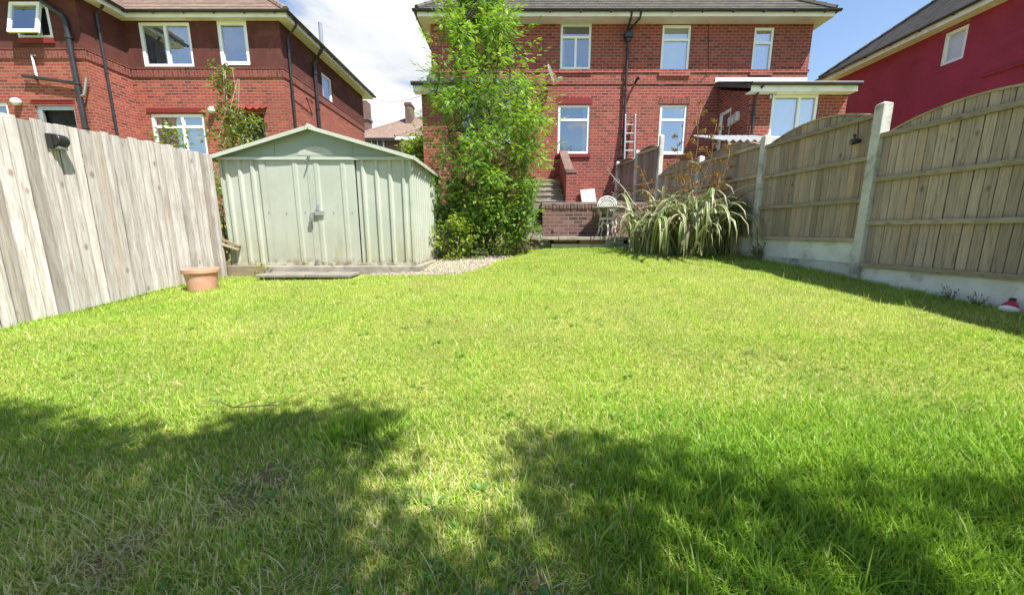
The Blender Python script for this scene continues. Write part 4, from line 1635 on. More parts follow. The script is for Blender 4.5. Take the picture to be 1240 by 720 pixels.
def shed():
    s = thing('garden_shed', 'pale green ribbed steel shed with closed double doors, at the far left of the lawn', 'shed', ((SX0 + SX1) / 2, 7.3, SB))
    xm = (SX0 + SX1) / 2
    dx0, dx1 = on_y(326, 300, SY0).x, on_y(437, 300, SY0).x

    def ribbed(p, q, z0, z1, out, pitch=.20, name='wall_panel', ribw=.040, depth=.032, zslope=None):
        p, q = Vector(p), Vector(q)
        d = (q - p).normalized()
        L = (q - p).length
        o = Vector(out)
        prof = [(0, 0)]
        n = max(1, int(round(L / pitch)))
        for i in range(n):
            c = L * (i + .5) / n
            for s0, h in ((-ribw, 0), (-ribw * .45, depth), (ribw * .45, depth), (ribw, 0)):
                prof.append((c + s0, h))
        prof.append((L, 0))
        m = MB()
        for i in range(len(prof) - 1):
            (a, ha), (b, hb) = prof[i], prof[i + 1]
            A, B = p + d * a + o * ha, p + d * b + o * hb
            za = z1 if zslope is None else zslope(A.y if abs(d.y) > .5 else A.x)
            zb2 = z1 if zslope is None else zslope(B.y if abs(d.y) > .5 else B.x)
            m.quad((A.x, A.y, z0), (B.x, B.y, z0), (B.x, B.y, zb2), (A.x, A.y, za))
        return m.build(name, M['shed'], s)

    ribbed((SX0, SY0, 0), (dx0 - .022, SY0, 0), SB, SE - .02, (0, -1, 0), .215)
    ribbed((dx1 + .016, SY0, 0), (SX1, SY0, 0), SB, SE - .02, (0, -1, 0), .215)
    ribbed((SX1, SY0, 0), (SX1, SY1, 0), SB, SE - .02, (1, 0, 0), .15)
    ribbed((SX0, SY1, 0), (SX0, SY0, 0), SB, SE - .02, (-1, 0, 0), .2)
    ribbed((SX1, SY1, 0), (SX0, SY1, 0), SB, SE - .02, (0, 1, 0), .2)
    m = MB()
    for xx in (dx0 - .022, dx1 - .002):
        m.box(xx, xx + .02, SY0 + .01, SY0 + .016, SB, SE - .02)
    m.box(dx0, dx1, SY0 + .02, SY0 + .024, SB, SE - .02)
    m.build('door_gap_shade', M['dark'], s)  # dark strips and sheet paint the shade in the gaps round the doors
    # corner and door-jamb trims
    for x, yy in ((SX0, SY0), (SX1, SY0), (SX1, SY1)):
        t = MB()
        t.box(x - .018, x + .018, yy - .018, yy + .018, SB, SE - .02)
        t.build('corner_trim', M['shed_trim'], s)
    # base rail and header rail
    t = MB()
    t.box(SX0 - .03, SX1 + .03, SY0 - .035, SY0 - .026, SB - .01, SB + .035)
    t.box(SX1 + .026, SX1 + .034, SY0 - .026, SY1, SB - .01, SB + .035)
    t.build('base_rail', M['shed_trim'], s)
    t = MB()
    t.box(SX0 - .02, SX1 + .02, SY0 - .062, SY0 - .03, SE - .055, SE - .012)
    t.build('door_track', M['shed_trim'], s)
    # doors: two pressed leaves
    xm2 = (dx0 + dx1) / 2
    for k, (a, b) in enumerate(((dx0, xm2 - .003), (xm2 + .003, dx1))):
        m = MB()
        y = SY0 - .034
        w = b - a
        prof = [(0, .0), (.0, -.022), (.10, -.022), (.125, -.030), (.175, -.030), (.2, -.018), (w - .24, -.018), (w - .215, -.030), (w - .165, -.030), (w - .14, -.022), (w, -.022), (w, 0)]
        if k == 0:
            prof[3:6] = [(.07, -.022), (.085, -.012), (.2, -.012)]
        for i in range(len(prof) - 1):
            (p0, c0), (p1, c1) = prof[i], prof[i + 1]
            if p1 < p0:
                continue
            m.quad((a + p0, y + c0 + .022, SB + .03), (a + p1, y + c1 + .022, SB + .03), (a + p1, y + c1 + .022, SE - .06), (a + p0, y + c0 + .022, SE - .06))
        dr = m.build('door', M['shed'], s)
        # rivets at mid height
        m = MB()
        for f in (.12, .5, .9):
            c = Vector((a + w * f, y - .001, (SB + SE) / 2))
            m.tube([c, c + Vector((0, -.012, 0))], .007, 6)
        m.build('rivet', M['galv'], dr)
        if k == 1:
            m = MB()
            c = on_y(382, 258, SY0 - .06)
            m.box(c.x - .02, c.x + .14, SY0 - .075, SY0 - .052, c.z - .035, c.z + .035)
            m.box(c.x + .03, c.x + .07, SY0 - .08, SY0 - .052, c.z + .035, c.z + .14)
            m.build('hasp', M['galv'], dr, bevel=.004)
            m = MB()
            q = Vector((c.x - .06, SY0 - .085, c.z - .08))
            m.box(q.x - .03, q.x + .035, q.y - .015, q.y + .015, q.z - .06, q.z + .015)
            m.tube([(q.x - .018, q.y, q.z + .01), (q.x - .015, q.y, q.z + .06), (q.x + .02, q.y, q.z + .075), (q.x + .03, q.y, q.z + .01)], .007, 6)
            m.tube([(q.x + .01, q.y, q.z + .07), (c.x, SY0 - .078, c.z)], .012, 6)
            m.build('padlock', M['lens'], dr, bevel=.004)
    m = MB()
    c = on_y(374, 192, SY0 - .06)
    m.tube([c + Vector((.02, .0, .05)), c + Vector((.015, -.05, .02)), c + Vector((-.015, -.055, -.05))], .014, 6)
    m.build('hook', M['lens'], s)
    m = MB()
    m.box(xm2 + .02, xm2 + .06, SY0 - .07, SY0 - .052, SB - .02, SB + .08)
    m.build('bolt', M['lens'], s)
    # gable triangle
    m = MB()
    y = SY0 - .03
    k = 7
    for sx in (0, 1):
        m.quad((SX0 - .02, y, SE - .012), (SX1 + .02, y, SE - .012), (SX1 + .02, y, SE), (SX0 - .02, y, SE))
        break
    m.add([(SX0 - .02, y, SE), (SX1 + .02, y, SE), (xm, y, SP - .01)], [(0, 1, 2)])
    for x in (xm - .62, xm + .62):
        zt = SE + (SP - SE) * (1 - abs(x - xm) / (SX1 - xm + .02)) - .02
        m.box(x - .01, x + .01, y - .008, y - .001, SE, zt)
    m.build('gable', M['gable_shaded'], s)
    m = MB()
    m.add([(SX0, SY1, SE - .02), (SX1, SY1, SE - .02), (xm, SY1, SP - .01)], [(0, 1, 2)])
    m.build('gable', M['gable_shaded'], s)
    # roof: two ribbed slopes with a folded edge
    m = MB()
    ov = .10
    fy, by = SY0 - .13, SY1 + .08
    for sg in (-1, 1):
        xe = (SX1 + ov) if sg > 0 else (SX0 - ov)
        ze = SE - .02
        zp = SP + .005
        n = 11
        prof = [(fy, 0.0)]
        for i in range(n):
            c = fy + (by - fy) * (i + .5) / n
            for a, hh in ((-.04, 0), (-.02, .018), (.02, .018), (.04, 0)):
                prof.append((c + a, hh))
        prof.append((by, 0))
        for i in range(len(prof) - 1):
            (a, ha), (b, hb) = prof[i], prof[i + 1]
            m.quad((xe, a, ze + ha), (xe, b, ze + hb), (xm, b, zp + hb), (xm, a, zp + ha))
    m.build('roof', M['shed'], s)
    m = MB()
    for sg in (-1, 1):
        xe = (SX1 + ov) if sg > 0 else (SX0 - ov)
        m.bar((xe, fy - .006, SE - .042), (xm, fy - .006, SP - .017), .012, .055)
        m.bar((xe, by, SE - .045), (xm, by, SP - .02), .012, .055)
        m.bar((xe + sg * .006, fy, SE - .045), (xe + sg * .006, by, SE - .045), .012, .055)
    m.tube([(xm, fy, SP + .012), (xm, by, SP + .012)], .03, 8)
    m.build('roof_edge', M['shed_trim'], s)
    # small round vent pressed in the gable
    m = MB()
    c = Vector((xm + .03, y - .001, SE + .02))
    K = 14
    m.add([c] + [c + Vector((.28 * math.cos(math.pi * i / K), -.004, .13 * math.sin(math.pi * i / K))) for i in range(K + 1)], [(0, i + 1, i + 2) for i in range(K)])
    m.build('gable_plate', M['shed'], s)

    b = thing('shed_base', 'concrete and timber base course showing under the green shed', 'base', (xm, 6.3, -.7))
    m = MB()
    m.box(SX0 - .05, dx0 - .05, SY0 - .10, SY0 + .2, -.80, SB - .015, bcol())
    m.build('timber_sleeper', M['timber'], b, bevel=.01)
    m = MB()
    m.box(dx0 - .04, SX1 + .12, SY0 - .12, SY1 + .1, -.80, SB - .015)
    m.build('base_slab', M['stone'], b, bevel=.015)
    m = MB()
    y = 5.92
    p = thing('step_slab', 'worn paving slab step on bricks in front of the shed doors', 'step', (xm - .4, 5.95, -.7))
    x0 = on_y(313, 332, 5.75).x
    x1 = on_y(425, 332, 5.75).x
    n = 40
    m = MB()
    m.box(x0, x0 + (x1 - x0) * .52, 5.66, 6.12, -.705, -.655)
    m.box(x0 + (x1 - x0) * .525, x1, 5.69, 6.11, -.708, -.655)
    m.build('slab', M['slab'], p, bevel=.012)
    m = MB()
    m.box(x0 + .03, x0 + .42, 5.72, 6.08, -.85, -.708)
    m.box(x0 + .9, x1 - .1, 5.75, 6.05, -.85, -.709)
    m.build('brick_course', M['brick_old'], p)


shed()


def timber_scraps():
    t = thing('timber_offcuts', 'rough timber offcuts wedged between the silvered fence and the green shed', 'timber', (-4.75, 6.15, -.4))
    for k, (a, b) in enumerate((((-4.92, 6.02, -.02), (-4.50, 6.2, -.25)), ((-4.95, 6.0, -.10), (-4.50, 6.18, -.30)))):
        m = MB()
        m.bar(a, b, .09, .035, col=bcol())
        m.build('board', M['timber'], t, bevel=.004)
    m = MB()
    m.box(-4.86, -4.79, 6.14, 6.21, -.9, -.16, bcol())
    m.build('stake', M['timber'], t)
    m = MB()
    for i in range(4):
        m.box(-4.785, -4.69, 6.17, 6.2, -.72 + .13 * i, -.61 + .13 * i, bcol())
    m.build('slat', M['timber'], t)


timber_scraps()


def pot():
    c = on_x(241, 350, -4.28)
    c = Vector((-4.22, 5.02, 0))
    c.z = gz(c.x, c.y) - .01
    p = thing('plant_pot', 'round terracotta plant pot standing on the grass against the silvered fence', 'pot', c)
    m = MB()
    h = .30
    m.lathe([(0, 0), (.15, 0), (.157, .01), (.186, h - .05), (.188, h - .05), (.178, h - .05), (.15, .03), (0, .03)], c, 40)
    b = m.build('body', M['terracotta'], p, smooth=False)
    m = MB()
    m.lathe([(.185, h - .06), (.203, h - .06), (.208, h - .05), (.212, h - .006), (.206, h), (.183, h), (.177, h - .01), (.177, h - .06)], c, 40)
    m.build('rim', M['terracotta'], p)
    m = MB()
    for i in range(20):
        a = 2 * math.pi * i / 20
        r0 = .176
        pts = []
        for k in range(7):
            aa = a + 2 * math.pi / 20 * k / 6
            pts.append(c + Vector((r0 * math.cos(aa), r0 * math.sin(aa), h - .095 - .018 * math.sin(math.pi * k / 6))))
        m.tube(pts, .006, 5, False)
    m.build('swag', M['terracotta'], p, smooth=True)
    m = MB()
    m.lathe([(0, h - .09), (.1, h - .085), (.168, h - .10)], c, 24)
    m.build('compost', M['soil'], p)


pot()


def table_and_chair():
    z = -.13
    cx, cy = 2.27, 9.02
    t = thing('garden_table', 'small round weathered bistro table on the ledge before the white chair', 'table', (cx, cy, z))
    m = MB()
    zt = on_y(737, 251, cy).z
    m.lathe([(0, zt - .02), (.34, zt - .02), (.355, zt - .012), (.355, zt), (.34, zt + .006), (0, zt + .004)], (cx, cy, 0), 36)
    m.build('tabletop', M['table_top'], t)
    m = MB()
    m.tube([(cx, cy, z + .28), (cx, cy, zt - .02)], .016, 8)
    m.lathe([(.03, z + .26), (.045, z + .3), (.02, z + .36)], (cx, cy, 0), 12)
    m.build('column', M['white_metal'], t)
    for k in range(3):
        a = R(-100 + 120 * k)
        u = Vector((math.cos(a), math.sin(a), 0))
        m = MB()
        pts = [Vector((cx, cy, z + .30)) + u * .02, Vector((cx, cy, z + .34)) + u * .1, Vector((cx, cy, z + .22)) + u * .2, Vector((cx, cy, z + .05)) + u * .25, Vector((cx, cy, z + .012)) + u * .3]
        m.tube(pts, [.014, .016, .015, .012, .014], 7)
        m.build('leg', M['white_metal'], t, smooth=True)
    # cast chair: round lattice back rising behind the table
    cx, cy = 2.33, 9.27
    c = thing('garden_chair', 'white cast-iron garden chair with round lattice back against the brick wall', 'chair', (cx, cy, z))
    sz = z + .43
    m = MB()
    m.lathe([(0, sz), (.17, sz), (.2, sz + .008), (.205, sz + .02), (.19, sz + .028), (0, sz + .022)], (cx, cy - .02, 0), 28)
    m.lathe([(.2, sz - .03), (.208, sz - .03), (.208, sz + .01), (.2, sz + .01)], (cx, cy - .02, 0), 28)
    m.build('seat', M['white_metal'], c)
    bz = sz + .28
    m = MB()
    r = .235

    def bp(x, zz):
        return Vector((cx + x, cy + .1 + .05 * (zz / .5) - .3 * x * x, bz + zz))
    pts = [bp(r * math.cos(a), r * math.sin(a) + .02) for a in [R(-35 + 250 * k / 24) for k in range(25)]]
    m.tube(pts, .016, 8)
    pts = [bp(.8 * r * math.cos(a), .8 * r * math.sin(a) + .02) for a in [R(-30 + 240 * k / 20) for k in range(21)]]
    m.tube(pts, .009, 6)
    for k in range(-3, 4):
        for sg in (-1, 1):
            q = []
            for j in range(13):
                s_ = -.26 + .52 * j / 12
                x, zz = (k * .075 + s_) * .7, (s_ * sg) * .85 + .02
                if x * x + (zz - .02) ** 2 < (r * .98) ** 2:
                    q.append(bp(x, zz))
            if len(q) > 1:
                m.tube(q, .007, 5)
    for s_ in (-1, 1):
        m.tube([bp(s_ * .19, -.11), Vector((cx + s_ * .18, cy + .11, sz + .12)), Vector((cx + s_ * .15, cy + .12, sz + .02))], .015, 7)
    m.tube([bp(0, -.2), Vector((cx, cy + .13, sz + .02))], .02, 7)
    m.build('backrest', M['white_metal'], c, smooth=True)
    for s_ in (-1, 1):
        m = MB()
        m.tube([bp(s_ * .22, -.05), Vector((cx + s_ * .25, cy + .02, sz + .24)), Vector((cx + s_ * .24, cy - .12, sz + .22)), Vector((cx + s_ * .2, cy - .16, sz + .12)), Vector((cx + s_ * .18, cy - .1, sz + .02))], [.016, .018, .024, .018, .014], 8)
        m.tube([Vector((cx + s_ * .21, cy - .1, sz + .16)), Vector((cx + s_ * .14, cy - .04, sz + .14)), Vector((cx + s_ * .19, cy + .03, sz + .06))], .011, 6)
        m.build('armrest', M['white_metal'], c, smooth=True)
    for sx in (-1, 1):
        for sy in (-1, 1):
            m = MB()
            p = Vector((cx + sx * .13, cy - .02 + sy * .12, sz))
            o = Vector((sx, sy, 0)).normalized()
            m.tube([p, p + o * .06 + Vector((0, 0, -.12)), p + o * .03 + Vector((0, 0, -.27)), p + o * .1 + Vector((0, 0, -.425))], [.022, .018, .013, .016], 8)
            m.build('leg', M['white_metal'], c, smooth=True)


table_and_chair()


def ornament():
    g = on_x(1217, 379, fx(3.6) - .12)
    c = Vector((fx(3.5) - .13, 3.5, 0))
    c.z = gz(c.x, c.y) + .015
    o = thing('garden_ornament', 'small red and white garden ornament lying at the foot of the right fence', 'ornament', c)
    tf = Matrix.Rotation(R(28), 3, 'Y') @ Matrix.Rotation(R(-12), 3, 'X')
    m = MB()
    m.lathe([(0, -.010), (.045, -.006), (.066, .013), (.07, .03), (.056, .043), (0, .047)], c, 22, None, tf)
    m.build('base', M['upvc'], o, smooth=True)
    m = MB()
    m.lathe([(.06, .037), (.057, .06), (.043, .085), (.028, .11), (.0, .12)], c, 22, None, tf)
    m.build('hood', M['red_plastic'], o, smooth=True)
    m = MB()
    q = tf @ Vector((0, 0, .115))
    m.lathe([(0, 0), (.022, .004), (.026, .016), (.018, .03), (0, .034)], c + q, 14)
    m.build('knob', M['rubber'], o, smooth=True)


ornament()


def twig():
    m = MB()
    P = []
    for u, v in ((238, 501), (262, 494), (284, 503), (320, 500), (350, 490), (380, 475)):
        a, b, c = ray(u, v)
        k = 1.08 / (-c + .07 * b)
        x, y = a * k, b * k
        P.append(Vector((x, y, gz(x, y) + .055)))
    m.tube(P, [.0015, .002, .003, .003, .002, .001], 6)
    m.tube([P[2], P[2] + Vector((.08, .09, .01))], [.003, .0015], 5)
    m.tube([P[3], P[3] + Vector((.10, -.03, .02))], [.003, .0015], 5)
    tag(m.build('twig', M['bark']), 'thin fallen twig lying on the lawn at the edge of the tree shade', 'twig')


twig()

# ------------------------------------------------------------------ leaves and plants
LEAF_V = [(0, 0, 0), (.42, .24, .05), (1, 0, -.06), (.42, -.24, .05), (.45, 0, -.01)]
LEAF_F = [(0, 4, 2, 1), (0, 3, 2, 4)]


def compound(n=4, ll=.36, lw=.085):
    V, Fc = [], []

    def leaflet(bx, by, ang, L, W, droop):
        ca, sa = math.cos(ang), math.sin(ang)
        o = len(V)
        for (x, y, z) in ((0, 0, 0), (.45 * L, W, .02), (L, 0, -droop), (.45 * L, -W, .02)):
            V.append((bx + x * ca - y * sa, by + x * sa + y * ca, z - .10 * (bx + x * ca) ** 2 * 1.2))
        Fc.append((o, o + 1, o + 2, o + 3))
    for i in range(n):
        x = .28 + .62 * i / n
        k = 1 - .25 * abs(i / n - .3)
        for sg in (-1, 1):
            leaflet(x, 0, sg * R(52), ll * k, lw * k, .05)
    leaflet(.88, 0, 0, ll, lw, .05)
    o = len(V)
    V += [(0, -.008, 0), (0, .008, 0), (.9, .005, -.1), (.9, -.005, -.1)]
    Fc.append((o, o + 1, o + 2, o + 3))
    return V, Fc


ASH_V, ASH_F = compound(5, .30, .05)


def pal(n, cols, jitter=.12, w=None):
    cols = np.array(cols)
    i = rng.choice(len(cols), n, p=w)
    c = cols[i] * (1 + jitter * rng.standard_normal((n, 1)))
    c = np.clip(c * (1 + .05 * rng.standard_normal((n, 3))), .003, 1)
    return np.concatenate([c, np.ones((n, 1))], 1)


def rand_dirs(n, zbias=0.0, flat=1.0):
    d = rng.standard_normal((n, 3))
    d[:, 2] = d[:, 2] * flat + zbias
    return unit(d)


def wobble_path(a, b, n=7, amp=.08, sag=0.0):
    a, b = Vector(a), Vector(b)
    out = []
    L = (b - a).length
    for i in range(n + 1):
        t = i / n
        w = math.sin(math.pi * t)
        out.append(a.lerp(b, t) + Vector((random.uniform(-1, 1), random.uniform(-1, 1), random.uniform(-.5, .5))) * (amp * L * .15 * w) + Vector((0, 0, sag * w)))
    return out


def leaf_clumps(name, centres, radii, per, size, cols, mat, parent, tmpl=(LEAF_V, LEAF_F), zbias=.1, droop=0.0, flat=.7, w=None, jit=.3):
    P, D, U, S, K = [], [], [], [], []
    for c, r in zip(centres, radii):
        n = max(3, int(per * (r / .3) ** 2))
        q = rng.standard_normal((n, 3))
        q = unit(q) * (rng.random((n, 1)) ** .45) * r
        q[:, 2] *= .85
        d = unit(unit(q) + rng.standard_normal((n, 3)) * .55 + np.array([0, 0, zbias]))
        d[:, 2] *= flat
        d[:, 2] -= droop
        P.append(np.array(c) + q)
        D.append(d)
        U.append(unit(np.array([0, 0, 1.0]) + rng.standard_normal((n, 3)) * .45))
        S.append(size * (1 + jit * (rng.random(n) - .5) * 2))
        tint = 1 + .16 * rng.standard_normal()
        kk = pal(n, cols, .12, w)
        kk[:, :3] *= max(.65, min(1.4, tint))
        K.append(kk)
    return scatter(name, tmpl[0], tmpl[1], np.concatenate(P), np.concatenate(D), np.concatenate(U), np.concatenate(S), np.concatenate(K), M[mat], parent)


def ash_tree():
    Y0 = 8.55
    base = Vector((-.62, Y0, gz(-.62, Y0)))
    t = thing('ash_tree', 'tall bright green multi-stemmed tree with feathery leaves hiding part of the brick pair', 'tree', base)
    prof = [(-48, 568, 584), (-22, 558, 598), (0, 548, 606), (20, 538, 612), (40, 528, 632), (70, 521, 644), (100, 514, 650), (140, 510, 672), (180, 514, 671), (212, 524, 660), (238, 532, 650), (262, 536, 644), (282, 545, 630)]
    zs, xl, xr = [], [], []
    for v, a, b in prof:
        p, q = on_y(a, v, Y0), on_y(b, v, Y0)
        zs.append(p.z)
        xl.append(p.x)
        xr.append(q.x)
    zs, xl, xr = map(np.array, (zs[::-1], xl[::-1], xr[::-1]))
    # stems
    trunk = MB()
    stems = []
    for k, (dx, dy, top, r) in enumerate(((.0, 0, 4.9, .055), (-.55, .25, 3.9, .04), (.62, -.1, 3.8, .042), (.25, .5, 4.2, .035), (-.25, -.45, 4.1, .035), (.85, .3, 2.6, .03), (-.85, -.1, 2.9, .03))):
        pts = []
        b0 = base + Vector((random.uniform(-.1, .1), random.uniform(-.1, .1), -.05))
        for i in range(10):
            s_ = i / 9
            pts.append(b0 + Vector((dx * s_ ** .8 * 1.1, dy * s_ ** .8, (top + .45) * s_)) + Vector((random.uniform(-.05, .05), random.uniform(-.05, .05), 0)) * (i > 0))
        trunk.tube(pts, [r * (1.05 - .9 * i / 9) for i in range(10)], 8)
        stems.append(pts)
    # clumps through the crown volume
    cs, rs = [], []
    tries = 0
    while len(cs) < 345 and tries < 9000:
        tries += 1
        z = zs[0] + (zs[-1] - zs[0]) * random.random() ** 1.15
        a, b = np.interp(z, zs, xl), np.interp(z, zs, xr)
        hw = (b - a) / 2 - .10
        if hw < .05:
            continue
        th = random.uniform(0, 2 * math.pi)
        rr = random.random() ** .42
        c = Vector(((a + b) / 2 + hw * rr * math.cos(th), Y0 + min(1.15, hw + .1) * rr * math.sin(th), z))
        # leave windows through the crown low down
        if z < 1.6 and mnoise.noise((c.x * 1.5, c.y * 1.2, c.z * 1.5 + 7)) > .42:
            continue
        if any((c - Vector(o)).length < .11 for o in cs):
            continue
        cs.append(c)
        rs.append(random.uniform(.15, .29))
    for c in cs:
        st = random.choice(stems)
        cand = [p for p in st if p.z < c.z - .05] or [st[1]]
        p = min(cand, key=lambda q: (q - c).length + .6 * abs((c.z - q.z) - .5))
        if (p - c).length < 1.5:
            trunk.tube(wobble_path(p, c, 4, .5, .03), [.014, .012, .010, .008, .005], 5)
    trunk.build('trunk', M['bark'], t, smooth=True)
    cols = [(.15, .31, .045), (.22, .375, .05), (.32, .45, .065), (.095, .22, .045)]
    leaf_clumps('crown', cs, rs, 92, .118, cols, 'leaf', t, (ASH_V, ASH_F), .12, .18, .7, [.32, .32, .2, .16])
    # long loose shoots breaking the outline
    P, D, U, S = [], [], [], []
    for k in range(80):
        z = random.uniform(zs[1], zs[-1] - .1)
        a, b = np.interp(z, zs, xl), np.interp(z, zs, xr)
        sd = random.choice((-1, 1))
        c0 = Vector((a + .2 if sd < 0 else b - .2, Y0 + random.uniform(-.5, .5), z))
        d = Vector((sd * random.uniform(.3, 1), random.uniform(-.5, .5), random.uniform(.2, .9))).normalized()
        for j in range(7):
            q = c0 + d * (.08 * j)
            P.append(q)
            D.append(Vector((d.x, d.y, d.z)) + Vector((random.uniform(-.7, .7), random.uniform(-.7, .7), random.uniform(-.6, .3))))
            U.append((0, .2, 1))
            S.append(random.uniform(.09, .14))
    scatter('shoots', ASH_V, ASH_F, np.array([tuple(p) for p in P]), np.array([tuple(p) for p in D]), np.array(U), np.array(S), pal(len(P), cols), M['leaf'], t)


ash_tree()


def shrub(name, label, cat, boxes, per, size, cols, nstem=6, tmpl=(LEAF_V, LEAF_F), group=None, mat='leaf', r=(.12, .22), droop=.1, base=None, w=None, bare=0):
    """boxes: (u0,u1,v0,v1,Y,dy,n) pixel-framed volumes at depth Y, filled with leaf clumps"""
    cs, rs = [], []
    for u0, u1, v0, v1, Y, dy, n in boxes:
        a, b = on_y(u0, v1, Y), on_y(u1, v0, Y)
        for k in range(n):
            ang = random.uniform(0, 2 * math.pi)
            q = random.random() ** .5
            cs.append(Vector(((a.x + b.x) / 2 + (b.x - a.x) / 2 * q * math.cos(ang), Y + random.uniform(-dy, dy), (a.z + b.z) / 2 + (b.z - a.z) / 2 * q * math.sin(ang))))
            rs.append(random.uniform(*r))
    if base is None:
        x = sum(c.x for c in cs) / len(cs)
        y = sum(c.y for c in cs) / len(cs)
        base = Vector((x, y, gz(x, y)))
    t = thing(name, label, cat, base, group)
    m = MB()
    for c in random.sample(cs, min(len(cs), nstem)):
        p = base + Vector((random.uniform(-.12, .12), random.uniform(-.12, .12), -.04))
        m.tube(wobble_path(p, c, 6, .5, .05), [.016, .015, .013, .011, .009, .007, .005], 6)
    for k in range(bare):
        c = random.choice(cs)
        m.tube(wobble_path(base, c + Vector((random.uniform(-.1, .3), 0, random.uniform(.2, .7))), 6, .6), [.012, .011, .01, .008, .007, .005, .003], 5)
    m.build('stem', M['pale_stem'] if bare else M['bark'], t, smooth=True)
    leaf_clumps('foliage', cs, rs, per, size, cols, mat, t, tmpl, .15, droop, .7, w)
    return t


G1 = [(.09, .19, .025), (.13, .24, .03), (.18, .28, .035)]
G2 = [(.17, .28, .03), (.24, .34, .04), (.30, .38, .055)]
G3 = [(.08, .17, .04), (.12, .22, .05), (.17, .27, .07)]
shrub('leafy_shrub', 'dark leafy shrub filling the foot of the tall tree beside the shed', 'shrub',
      [(518, 584, 222, 304, 8.2, .5, 38), (540, 604, 190, 250, 8.3, .5, 16), (566, 648, 232, 296, 8.1, .5, 40)], 85, .105, [(.08, .17, .045), (.12, .23, .05), (.18, .30, .06), (.22, .32, .06)], 12, r=(.09, .27))
shrub('leafy_shrub', 'light green round-leaved shrub at the right edge of the tall tree, by the steps', 'shrub',
      [(606, 654, 214, 262, 8.0, .3, 24), (612, 648, 255, 296, 8.0, .25, 18)], 95, .085, G1, 7, r=(.12, .22))
shrub('low_shrub', 'low yellow-green shrub at the corner of the shed beside the gravel', 'shrub',
      [(521, 572, 264, 318, 7.6, .25, 44)], 100, .07, G2, 6, r=(.1, .18))
shrub('low_shrub', 'low mounded fine-leaved shrub between gravel and lawn below the tall tree', 'shrub',
      [(566, 626, 280, 318, 7.75, .3, 44)], 130, .05, [(.09, .16, .03), (.12, .2, .035), (.16, .24, .05)], 6, r=(.1, .17))
shrub('sprawling_plant', 'grey-green sprawling plant spilling over the bottom garden step', 'plant',
      [(622, 655, 284, 303, 8.75, .15, 16)], 60, .085, [(.12, .17, .08), (.16, .21, .10), (.2, .23, .1)], 5, r=(.08, .13))
shrub('dark_shrub', 'dark shrub glimpsed in the gap between silvered fence and shed', 'shrub',
      [(256, 276, 190, 290, 7.0, .3, 34)], 60, .08, G3, 6, r=(.12, .2))
shrub('tall_shrub', 'straggly tall shrub with bare twigs growing up the brown house behind the shed', 'shrub',
      [(258, 288, 82, 116, 10.0, .2, 18), (262, 296, 112, 150, 10.0, .2, 12), (250, 312, 132, 180, 9.9, .3, 44)], 48, .12, [(.12, .18, .03), (.17, .23, .05), (.09, .14, .03), (.20, .21, .06)], 7,
      r=(.12, .22), base=Vector((-7.4, 10.0, gz(-7.4, 10) - .1)), bare=9)
shrub('leafy_sprig', 'small leafy sprig poking up over the silvered fence below the white window', 'plant',
      [(194, 226, 150, 182, 8.2, .15, 18)], 48, .10, [(.12, .18, .03), (.17, .24, .05)], 4, r=(.1, .17), base=Vector((-6.85, 8.2, gz(-6, 8.2))))
shrub('far_shrub', 'bright shrub in the gap below the distant pale house', 'shrub',
      [(494, 520, 166, 200, 18, .6, 26)], 26, .2, G2 + G1, 5, r=(.3, .5))


